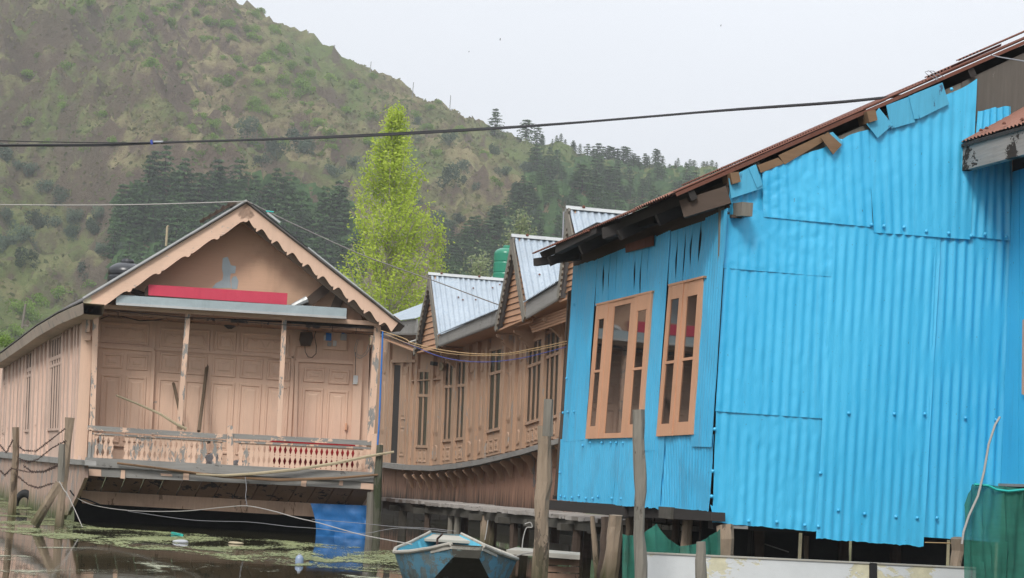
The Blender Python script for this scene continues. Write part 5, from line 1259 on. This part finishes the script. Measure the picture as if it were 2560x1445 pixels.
for s_, w_, mt_ in ((.95, .075, 'grey_v'), (2.2, .05, 'dark2'), (3.3, .045, 'grey_v'), (3.62, .05, 'grey_v'), (4.9, .095, 'post_tan'), (6.0, .05, 'dark2'), (7.1, .06, 'grey_v'), (8.3, .07, 'dark2'), (9.3, .09, 'post_tan'), (10.4, .06, 'dark2')): jpost(s_, .12, w_, M[mt_], cap=s_ not in (3.3, 3.62))
for s_ in (1.5, 2.8, 4.2, 5.4, 6.6, 7.8, 8.9, 10.0): jpost(s_, 1.0, .06, M['dark2'], cap=False)
for s_ in (5.4, 7.6, 8.7, 9.8):
    a = JA + jd * s_ + jn * .9; a.z = -.1; MB().beam(a, a + jd * .8, .03, .5).build('side_board', M['grey_v'], J)
# low landing plank beside it
lp = thing('landing_stage', at(1400, 1400, 21.2), 'low broad plank on a brown box-like support left of the stilts', 'landing stage')
MB().prism([at(a, b_, D) for a, b_, D in ((1266, 1374, 20.8), (1450, 1388, 20.4), (1450, 1381, 21.6), (1290, 1368, 21.8))], [at(a, b_, D) - Z3 * .045 for a, b_, D in ((1266, 1374, 20.8), (1450, 1388, 20.4), (1450, 1381, 21.6), (1290, 1368, 21.8))]).build('plank', M['boatrim'], lp)
for k in range(3): MB().prism([at(a, b_, 20.7) for a, b_ in ((1362, 1396 + k * 18), (1448, 1400 + k * 18), (1448, 1414 + k * 18), (1362, 1411 + k * 18))], [at(a, b_, 21.0) for a, b_ in ((1362, 1396 + k * 18), (1448, 1400 + k * 18), (1448, 1414 + k * 18), (1362, 1411 + k * 18))]).build('support_board', M['tan_under'], lp)
# ------------------------------------------------------------ big mooring poles and fence in front
def pole(name, pts, D, w, mat, label):
    P = [at(a, b_, D) for a, b_ in pts]; d = (P[-1] - P[-2]).normalized(); P.append(P[-1] + d * ((-.4 - P[-1].z) / d.z)); Q = []
    for a, b_ in zip(P, P[1:]):
        for k in range(4): Q.append(a.lerp(b_, k / 4))
    Q.append(P[-1]); r_ = w / 2 / FPX * D
    Q = [q_ + Vector((noise.noise(Vector((pts[0][0], i * .6, 2))), 0, 0)) * r_ * .35 for i, q_ in enumerate(Q)]
    return tag(MB().tube(Q, [r_ * (.93 + .12 * i / len(Q)) for i in range(len(Q))], 11, rough=.55).build(name, mat), label, 'post')
pole('mooring_post', [(1362, 1064), (1359, 1250), (1347, 1445)], 19.6, 36, M['post_tan'], 'tall grey pole in front of the jetty, left of the blue wall')
tag(MB().tube([at(1368, 1090, 19.3), at(1372, 998, 19.3)], [.048, .045], 7, rough=.5).build('pole_extension', M['grey_v']), 'shorter grey stake lashed to the top of the tall pole before the jetty', 'stake')
pole('mooring_post', [(1596, 1024), (1598, 1160), (1600, 1300), (1602, 1445)], 17.3, 31, M['grey_v'], 'tall cracked grey pole standing in front of the left window of the blue shed')
pole('fence_post', [(1753, 1354), (1752, 1445)], 17.2, 27, M['grey_v'], 'short weathered post in front of the white board')
FW = Fr(at(1615, 1225, 18.0), 9)
wb = thing('board_fence', FW.p(0, 0), 'low white painted board fence with yellowish stains below the blue shed', 'fence')
S(FW, 'panel', [(1616, 1383), (2176, 1408), (2176, 1640), (1616, 1640)], 0, .02, M['white'], wb)
S(FW, 'panel', [(2192, 1410), (2440, 1421), (2440, 1640), (2192, 1640)], 0, .02, M['white'], wb)
S(FW, 'joint', [(2174, 1406), (2193, 1408), (2193, 1640), (2174, 1640)], .012, .03, M['black'], wb)
S(FW, 'top_strip', [(1616, 1380), (2440, 1418), (2440, 1422), (1616, 1384)], .012, .04, M['boatrim'], wb)
def cloth(fr, xs_, top_, bot_, n, fold, name, mat, label, rows=14, cat='netting'):
    mb = MB(); N_ = len(xs_)
    for j in range(rows + 1):
        for i, x in enumerate(xs_):
            a = fr.x(x, curve(top_, x), n); b_ = fr.x(x, curve(bot_, x), n); p = a.lerp(b_, j / rows); L = (a - b_).length
            mb.v.append(p + fr.N * fold * (noise.noise(Vector((i * .35, j * .12, n))) + .5 * noise.noise(Vector((i * .9, j * .35, n + 4)))))
    mb.f = [(j * N_ + i, j * N_ + i + 1, j * N_ + i + 1 + N_, j * N_ + i + N_) for j in range(rows) for i in range(N_ - 1)]
    K = len(mb.v); return tag(mb.build(name, mat, smooth=True), label, cat)
FN1 = Fr(at(1600, 1225, 18.6), 9)
cloth(FN1, [1556 + i * 5 for i in range(50)], [(1556, 1335), (1570, 1339), (1600, 1338), (1625, 1322), (1641, 1308), (1652, 1326), (1670, 1347), (1700, 1366), (1740, 1360), (1775, 1340), (1801, 1322)], [(1556, 1560), (1801, 1560)], 0, .06, 'shade_net', M['net'], 'green shade net sagging between the stilts behind the white board')
FN2 = Fr(at(2412, 1275, 17.4), 9)
cloth(FN2, [2411 + i * 6 for i in range(60)], [(2411, 1262), (2414, 1240), (2424, 1222), (2436, 1210), (2470, 1212), (2560, 1222), (2765, 1235)], [(2411, 1600), (2765, 1600)], 0, .07, 'shade_net', M['net'], 'green shade net hanging at the bottom right corner under the blue wing')
string('net_edge_cord', [FN2.x(a, b_, .03) for a, b_ in ((2436, 1211), (2470, 1214), (2490, 1224), (2520, 1228), (2560, 1224))], .012, M['teal'], 'bright turquoise hem cord along the top of the right shade net', 'cord')
string('hose', [FN2.x(a, b_, .06) for a, b_ in ((2500, 1042), (2488, 1062), (2472, 1110), (2460, 1180), (2445, 1240), (2422, 1290), (2409, 1330), (2405, 1360))], .011, M['rope'], 'pale thin hose hanging down past the corner of the right green net', 'hose')
string('cord', [FR.x(a, b_, .1) for a, b_ in ((2312, 1356), (2345, 1357), (2380, 1358), (2402, 1363))], .005, M['yellow'], 'thin yellow cord along the foot of the blue sheets', 'cord')

# ------------------------------------------------------------ rowing boat
RB = thing('rowing_boat', at(1140, 1490, 18.2), 'small blue flat-ended rowing boat with pale rim moored before the jetty', 'boat')
P0 = at(1167, 1375, 16.9); P1_ = at(1114, 1340, 20.6); P0.z = P1_.z = 0; bd = (P1_ - P0).normalized(); BLn = (P1_ - P0).length; bs = Vector((bd.y, -bd.x, 0))
def cv(pts, t): return curve(pts, t)
def sm_(a, t):  # smooth interpolation
    for (x0, y0), (x1, y1) in zip(a, a[1:]):
        if x0 <= t <= x1: k = (t - x0) / (x1 - x0); k = k * k * (3 - 2 * k) * .4 + k * .6; return y0 + (y1 - y0) * k
    return a[-1][1]
hw = [(0, .135), (.12, .31), (.25, .46), (.42, .565), (.6, .54), (.8, .36), (1, .16)]
hb2 = [(0, .11), (.12, .27), (.25, .34), (.42, .39), (.6, .37), (.8, .25), (1, .11)]
zr_ = [(0, .445), (.12, .375), (.25, .325), (.42, .29), (.6, .30), (.8, .35), (1, .43)]
zk = [(0, .34), (.12, .10), (.25, -.06), (.42, -.10), (.6, -.08), (.8, .10), (1, .33)]
K = 28
def st(t, side, lvl, off=0):
    w = lerp(sm_(hb2, t), sm_(hw, t), lvl ** .8); z = lerp(sm_(zk, t), sm_(zr_, t), lvl); return P0 + bd * (t * BLn) + bs * (side * (w - off)) + Z3 * z
for side, nm in ((-1, 'side'), (1, 'side')):
    mb = MB(); rws = 6
    for i in range(K + 1):
        for j in range(rws + 1): mb.v.append(st(i / K, side, j / rws))
    mb.f = [(i * (rws + 1) + j, (i + 1) * (rws + 1) + j, (i + 1) * (rws + 1) + j + 1, i * (rws + 1) + j + 1) for i in range(K) for j in range(rws)]
    mb.build('side', M['boatblue'], RB, smooth=True)
    mi = MB()
    for i in range(K + 1):
        for j in range(rws + 1): mi.v.append(st(i / K, side, j / rws, .022))
    mi.f = [tuple(reversed(f)) for f in mb.f]; mi.build('inner_side', M['boatin'], RB, smooth=True)
    MB().tube([st(i / K, side, 1.0, -.002) + Z3 * .004 for i in range(K + 1)], .018, 7).build('rim', M['boatrim'], RB, smooth=True)
mb = MB()
for i in range(K + 1): mb.v += [st(i / K, -1, 0), st(i / K, 1, 0)]
mb.f = [(i * 2, i * 2 + 1, i * 2 + 3, i * 2 + 2) for i in range(K)]; mb.build('bottom', M['grime'], RB)
for t, tw in ((0, 1), (1, -1)):
    q_ = [st(t, -1, 0), st(t, 1, 0), st(t, 1, 1), st(t, -1, 1)]; MB().prism(q_, [v + bd * .03 * tw for v in q_]).build('transom', M['grime'] if t == 0 else M['boatblue'], RB)
for t0, t1, z_ in ((0, .10, -.012), (.90, 1, -.012)):
    q_ = [st(t0, -1, 1), st(t0, 1, 1), st(t1, 1, 1), st(t1, -1, 1)]; q_ = [v + Z3 * z_ for v in q_]; MB().prism(q_, [v - Z3 * .025 for v in q_]).build('end_deck', M['boatrim'], RB)
for t in (.32, .55, .74):
    a = st(t, -1, .72, .02); b_ = st(t, 1, .72, .02); MB().beam(a, b_, .17, .025).build('seat', M['boatrim'], RB)
for t in (.2, .44, .64, .84):
    for side in (-1, 1): MB().beam(st(t, side, .1, .03), st(t, side, .95, .03), .03, .025).build('rib', M['boatin'], RB)
MB().beam(P0 + bd * .3 + Z3 * .12, P0 + bd * 3.0 + Z3 * .06, .5, .02).build('floor_board', M['boatrim'], RB)
tag(MB().tube([st(.14, -1, 1, .1) + Z3 * .01, st(.14, -1, 1, .1) + Z3 * .10, st(.12, -1, 1, .12) + Z3 * .14], [.012, .01, .008], 6).build('boat_peg', M['rustwire']), 'rusty iron peg standing on the near rim of the rowing boat', 'peg')
for k, (x, y) in enumerate(((1005, 1405), (1040, 1420), (1052, 1432), (1060, 1380))):
    pass
# ------------------------------------------------------------ left posts and wire
pole('fence_post', [(40, 1068), (38, 1160), (31, 1283)], 31.8, 17, M['post_tan'], 'leftmost leaning grey post standing in the weed')
def wpost(pts, zD, w, mat, label, name='fence_post'):
    P = [at(a, b_, zD) for a, b_ in pts]; return tag(MB().tube([P[0].lerp(P[-1], k / 8) for k in range(9)], [w / 2 / FPX * zD] * 9, 9, rough=.5).build(name, mat), label, 'post')
wpost([(175, 1044), (147, 1325)], 28.2, 20, M['post_tan'], 'taller of the paired posts at the left corner of the houseboat')
wpost([(155, 1110), (152, 1205)], 27.9, 17, M['grey_v'], 'short grey stake tied beside the taller corner post')
wpost([(150, 1208), (86, 1312)], 27.7, 22, M['post_tan'], 'slanting prop leaning against the paired posts at the left corner', 'prop_post')
def barbed(pts, label):
    P = [at(a, b_, D) for a, b_, D in pts]; Q = []
    for a, b_ in zip(P, P[1:]):
        for k in range(8): Q.append(a.lerp(b_, k / 8))
    Q.append(P[-1]); mb = MB().tube(Q, .007, 4)
    for i, q_ in enumerate(Q):
        for _ in range(2):
            d = Vector((rs.uniform(-1, 1), rs.uniform(-1, 1), rs.uniform(-1, 1))).normalized() * .024; mb.tube([q_ - d, q_ + d], .004, 3)
    tag(mb.build('barbed_wire', M['rustwire']), label, 'barbed wire', 'barbed wires slung between the left posts')
Da, Db = 31.6, 28.0
barbed([(45, 1115, Da), (60, 1126, 31), (90, 1128, 30), (120, 1105, 29), (162, 1072, Db)], 'barbed wire running highest between the two left posts')
barbed([(45, 1145, Da), (70, 1156, 31), (95, 1148, 30), (130, 1120, 29), (165, 1102, Db)], 'barbed wire sagging second from the top between the left posts')
barbed([(32, 1172, Da), (70, 1180, 30.5), (110, 1178, 29), (150, 1160, Db)], 'barbed wire just under the grey ledge between the left posts')
barbed([(60, 1165, 31), (80, 1180, 30.5), (110, 1180, 29), (145, 1165, Db)], 'barbed wire looping low beside the corner posts')
barbed([(44, 1190, Da), (70, 1212, 30.5), (95, 1220, 30), (132, 1208, Db)], 'lowest barbed wire between the two left posts')
barbed([(-40, 1080, 33), (0, 1112, 32.5), (16, 1132, 32), (32, 1100, Da)], 'barbed wire dipping left of the leftmost post to the picture edge')
barbed([(-40, 1190, 33), (0, 1176, 32.5), (12, 1188, 32), (30, 1170, Da)], 'barbed wire knotted low left of the leftmost post')
to = MB(); C_ = at(60, 1264, 37.3); Rm, rm = .15, .05
for i in range(28):
    for j in range(8):
        a = i / 28 * 6.283; b_ = j / 8 * 6.283; to.v.append(C_ + Vector(((Rm + rm * math.cos(b_)) * math.cos(a) * 1.0, rm * math.sin(b_) * 1.4, (Rm + rm * math.cos(b_)) * math.sin(a) * 1.5)))
to.f = [(i * 8 + j, ((i + 1) % 28) * 8 + j, ((i + 1) % 28) * 8 + (j + 1) % 8, i * 8 + (j + 1) % 8) for i in range(28) for j in range(8)]
tag(to.build('tyre_fender', M['black'], smooth=True), 'old black tyre half sunk in the weed behind the leftmost post', 'tyre')
# ------------------------------------------------------------ ropes, cables
def run(pts, D0, D1_, rad, name, mat, label, cat='rope', group=None, n=6):
    P = [at(a, b_, lerp(D0, D1_, (a - pts[0][0]) / (pts[-1][0] - pts[0][0] + 1e-6))) for a, b_ in pts]
    Q = []      # Catmull-Rom
    for i in range(len(P) - 1):
        p0 = P[max(0, i - 1)]; p1 = P[i]; p2 = P[i + 1]; p3 = P[min(len(P) - 1, i + 2)]
        for k in range(n): t = k / n; Q.append(.5 * ((2 * p1) + (p2 - p0) * t + (2 * p0 - 5 * p1 + 4 * p2 - p3) * t * t + (3 * p1 - p0 - 3 * p2 + p3) * t ** 3))
    Q.append(P[-1]); return tag(MB().tube(Q, rad, 5).build(name, mat), label, cat, group)
cp = [(-260, 368), (0, 363), (250, 361), (400, 356), (600, 350), (800, 344), (1000, 335), (1300, 317), (1600, 293), (1850, 272), (2100, 254), (2270, 237)]
GC = 'strands of the black overhead cable'
LC = 'black overhead cable strand sagging across the hill to the blue shed roof'
run(cp, 24, 20, .011, 'overhead_cable', M['cable'], LC, 'cable', GC)
run([(a, b_ + 3.5 * math.sin(i * .8)) for i, (a, b_) in enumerate(cp)], 24.1, 20.05, .007, 'overhead_cable', M['cable'], LC, 'cable', GC)
run([(-260, 345), (0, 352), (200, 356), (400, 357)] + [(a, b_ + 2) for a, b_ in cp[4:]], 23.9, 19.95, .006, 'overhead_cable', M['cable'], LC, 'cable', GC)
tag(MB().tube([at(378, 350, 22.9), at(380, 361, 22.9)], .015, 6).build('cable_tie', M['bluecord']), 'bright blue tie wrapped round the black cable at left', 'tie')
tag(MB().tube([at(384, 355, 22.9), at(400, 356, 22.9), at(408, 353, 22.9)], [.014, .018, .006], 6).build('cable_joint', M['copper']), 'grey taped joint beside the blue tie on the black cable', 'cable joint')
run([(-220, 512), (0, 512), (160, 513), (320, 512), (480, 508), (620, 503)], 30, 29.7, .009, 'white_rope', M['rope'], 'white rope running level from the left edge to the roof peak')
run([(618, 503), (672, 530), (760, 572), (900, 635), (1000, 672), (1080, 700), (1200, 745), (1312, 786)], 29.7, 37.5, .010, 'white_rope', M['rope'], 'white rope running down from the roof peak to the middle dormer')
tag(MB().tube([at(665, 528, 29.7), at(684, 530, 29.7)], .012, 5).build('rope_scrap', M['teal']), 'scrap of turquoise string tied near the roof peak', 'string')
run([(952, 826), (1010, 846), (1030, 857), (1100, 874), (1180, 884), (1260, 884), (1330, 872), (1422, 852)], 29.9, 24.7, .0055, 'yellow_cord', M['yellow'], 'upper yellow cord slung from the veranda post to the blue shed', 'cord')
run([(955, 832), (1030, 862), (1100, 880), (1170, 888), (1260, 888), (1340, 875), (1422, 858)], 29.9, 24.7, .0045, 'yellow_cord', M['yellow'], 'lower yellow cord slung from the veranda post to the blue shed', 'cord')
run([(960, 834), (1040, 868), (1110, 894), (1200, 905), (1300, 896), (1420, 866)], 29.9, 24.7, .0045, 'hanging_line', M['bluecord'], 'blue cord hanging just below the yellow cords', 'cord')
tag(MB().tube([at(1022, 858, 29.3), at(1040, 852, 29.3)], .022, 6, rough=.8).build('tape_wrap', M['rope']), 'white tape wrapped round the knotted cords above the gap', 'tape')
run([(957, 828), (956, 850), (952, 950), (948, 1050), (944, 1112)][::1], 29.85, 29.85, .014, 'blue_pipe', M['bluepipe'], 'blue plastic pipe running down beside the right veranda post', 'pipe')
run([(613, 1192), (616, 1220), (614, 1240), (618, 1266)], 29.8, 29.8, .006, 'grey_rope', M['wire'], 'short twisted grey rope hanging from the middle of the deck edge')
run([(190, 1243), (230, 1262), (320, 1276), (450, 1278), (560, 1268), (618, 1265), (680, 1277), (740, 1294), (800, 1308), (900, 1336), (1030, 1361)], 29.6, 18.2, .005, 'mooring_rope', M['rope'], 'pale mooring rope crossing below the bow to the rowing boat')
run([(320, 1278), (480, 1300), (620, 1305), (720, 1316), (800, 1322), (900, 1334), (1000, 1320), (1120, 1330)], 29.6, 24, .0035, 'thin_wire', M['wire'], 'thin grey wire drooping in the dark below the bow')
run([(780, 1298), (900, 1308), (980, 1316), (1060, 1320), (1140, 1328)], 29.4, 26, .0035, 'thin_wire', M['wire'], 'thin grey wire in front of the blue tarpaulin and jetty posts')
run([(148, 1203), (160, 1225), (168, 1235), (185, 1270), (206, 1318)], 27.5, 27.3, .006, 'white_string', M['rope'], 'white string trailing from the corner posts into the weed', 'string')
run([(175, 1226), (190, 1243), (215, 1248), (250, 1262)], 29.9, 29.7, .012, 'black_hose', M['black'], 'black hose looped at the left end of the bow', 'hose')
run([(1220, 1300), (1216, 1330), (1212, 1350)], 22, 22, .006, 'thin_rope', M['rope'], 'thin pale rope looped on the jetty beam left of the tall pole')
run([(1312, 1310), (1326, 1306), (1330, 1318), (1316, 1320), (1308, 1345), (1305, 1372)], 21, 21, .006, 'thin_rope', M['rope'], 'pale rope tied to the jetty and holding the low plank')
run([(1285, 1392), (1310, 1384), (1340, 1380)], 20, 19.7, .008, 'boat_rope', M['rope'], 'short pale rope from the boat rim to the tall pole')
run([(2478, 137), (2500, 143), (2560, 153), (2700, 178)], 19.4, 17, .006, 'roof_wire', M['wire'], 'thin pale wire leaving the top of the rusty roof to the right', 'wire')
# litter
bt = thing('plastic_bottle', ground(748, 1408), 'clear bluish plastic bottle floating upright in the weed', 'bottle'); p = ground(748, 1408)
MB().tube([p - Z3 * .05, p + Z3 * .05, p + Z3 * .075, p + Z3 * .085], [.045, .046, .034, .02], 12).build('body', M['rock'], bt, smooth=True)
MB().tube([p + Z3 * .085, p + Z3 * .10], [.016, .016], 10).build('cap', M['white_cloth'], bt)
tag(MB().beam(ground(430, 1336) + Z3 * .02, ground(455, 1342) + Z3 * .02, .03, .03).build('teal_scrap', M['teal']), 'turquoise plastic scrap floating in the weed by the bow', 'litter')
lump(ground(450, 1357) + Z3 * .01, .10, .03, 11, 'paper_scrap', M['white_cloth'], 'crumpled whitish scrap floating in the weed below the turquoise one', 'litter')
lump(ground(590, 1360) + Z3 * .01, .10, .02, 12, 'leaf_litter', M['bamboo'], 'pinkish brown scrap floating in the weed right of the others', 'litter')
# weed on the water
wd = MB()
def wpoly(pts, z=.004):
    P = [ground(a, b_) + Z3 * z for a, b_ in pts]; wd.add(P, [tuple(range(len(P)))])
wpoly([(-80, 1226), (60, 1245), (150, 1295), (240, 1318), (300, 1322), (600, 1342), (940, 1372), (1100, 1385), (1060, 1440), (640, 1408), (330, 1372), (-80, 1318)])
tag(wd.build('floating_weed', M['weed']), 'green and yellowish duckweed floating in a band along the houseboat', kind='stuff')
wd = MB(); wpoly([(-80, 1330), (330, 1384), (640, 1420), (1060, 1452), (1100, 1530), (300, 1500), (-80, 1440)])
m, nt, b = NM('thin_duckweed'); n1 = nz(nt, pos(nt, (1.1, .7, 1)), 1, 7, .7, .6); n2 = nz(nt, pos(nt, (20, 34, 1)), 1, 4, .7)
nt.links.new(mixc(nt, n2, (.20, .21, .12), (.36, .36, .27)), b.inputs['Base Color']); b.inputs['Roughness'].default_value = .8
nt.links.new(rng(nt, mth(nt, 'ADD', n1, mth(nt, 'MULTIPLY', n2, .5)), .83, .90), b.inputs['Alpha'])
tag(wd.build('thin_weed', m), 'thin pale specks of weed drifting on open water at lower left', kind='stuff')
# birds
for px, py, D, lb in ((1250, 100, 210, 'tiny dark bird flying in the middle of the sky'), (1802, 65, 260, 'tiny dark bird high at the right of the sky'), (1172, 130, 330, 'faintest tiny bird left of the middle one')):
    c = at(px, py, D); t = thing('bird', c, lb, 'bird'); MB().tube([c + Vector((-.09, 0, 0)), c, c + Vector((.1, 0, .01))], [.01, .035, .005], 6).build('body', M['black'], t)
    for sgn in (-1, 1): MB().add([c + Vector((-.04, 0, 0)), c + Vector((.05, 0, 0)), c + Vector((.06, sgn * .04, .18)), c + Vector((.0, sgn * .05, .22))], [(0, 1, 2, 3)]).build('wing', M['black'], t)
# ------------------------------------------------------------ haze
hz = MB(); a, b_, c, d, z0, z1 = -1100, 1100, -80, 800, -1.6, 340
hz.add([(a, c, z0), (b_, c, z0), (b_, d, z0), (a, d, z0), (a, c, z1), (b_, c, z1), (b_, d, z1), (a, d, z1)], [(3, 2, 1, 0), (4, 5, 6, 7), (0, 1, 5, 4), (1, 2, 6, 5), (2, 3, 7, 6), (3, 0, 4, 7)])
hm = bpy.data.materials.new('haze'); hm.use_nodes = True; nt = hm.node_tree; nt.nodes.clear()
pv = nt.nodes.new('ShaderNodeVolumePrincipled'); pv.inputs['Color'].default_value = (.95, .97, .985, 1); pv.inputs['Density'].default_value = .00058; pv.inputs['Anisotropy'].default_value = .2
ou = nt.nodes.new('ShaderNodeOutputMaterial'); nt.links.new(pv.outputs[0], ou.inputs['Volume'])
tag(hz.build('haze', hm), 'thin pale haze in the air over the lake and hill', kind='stuff')
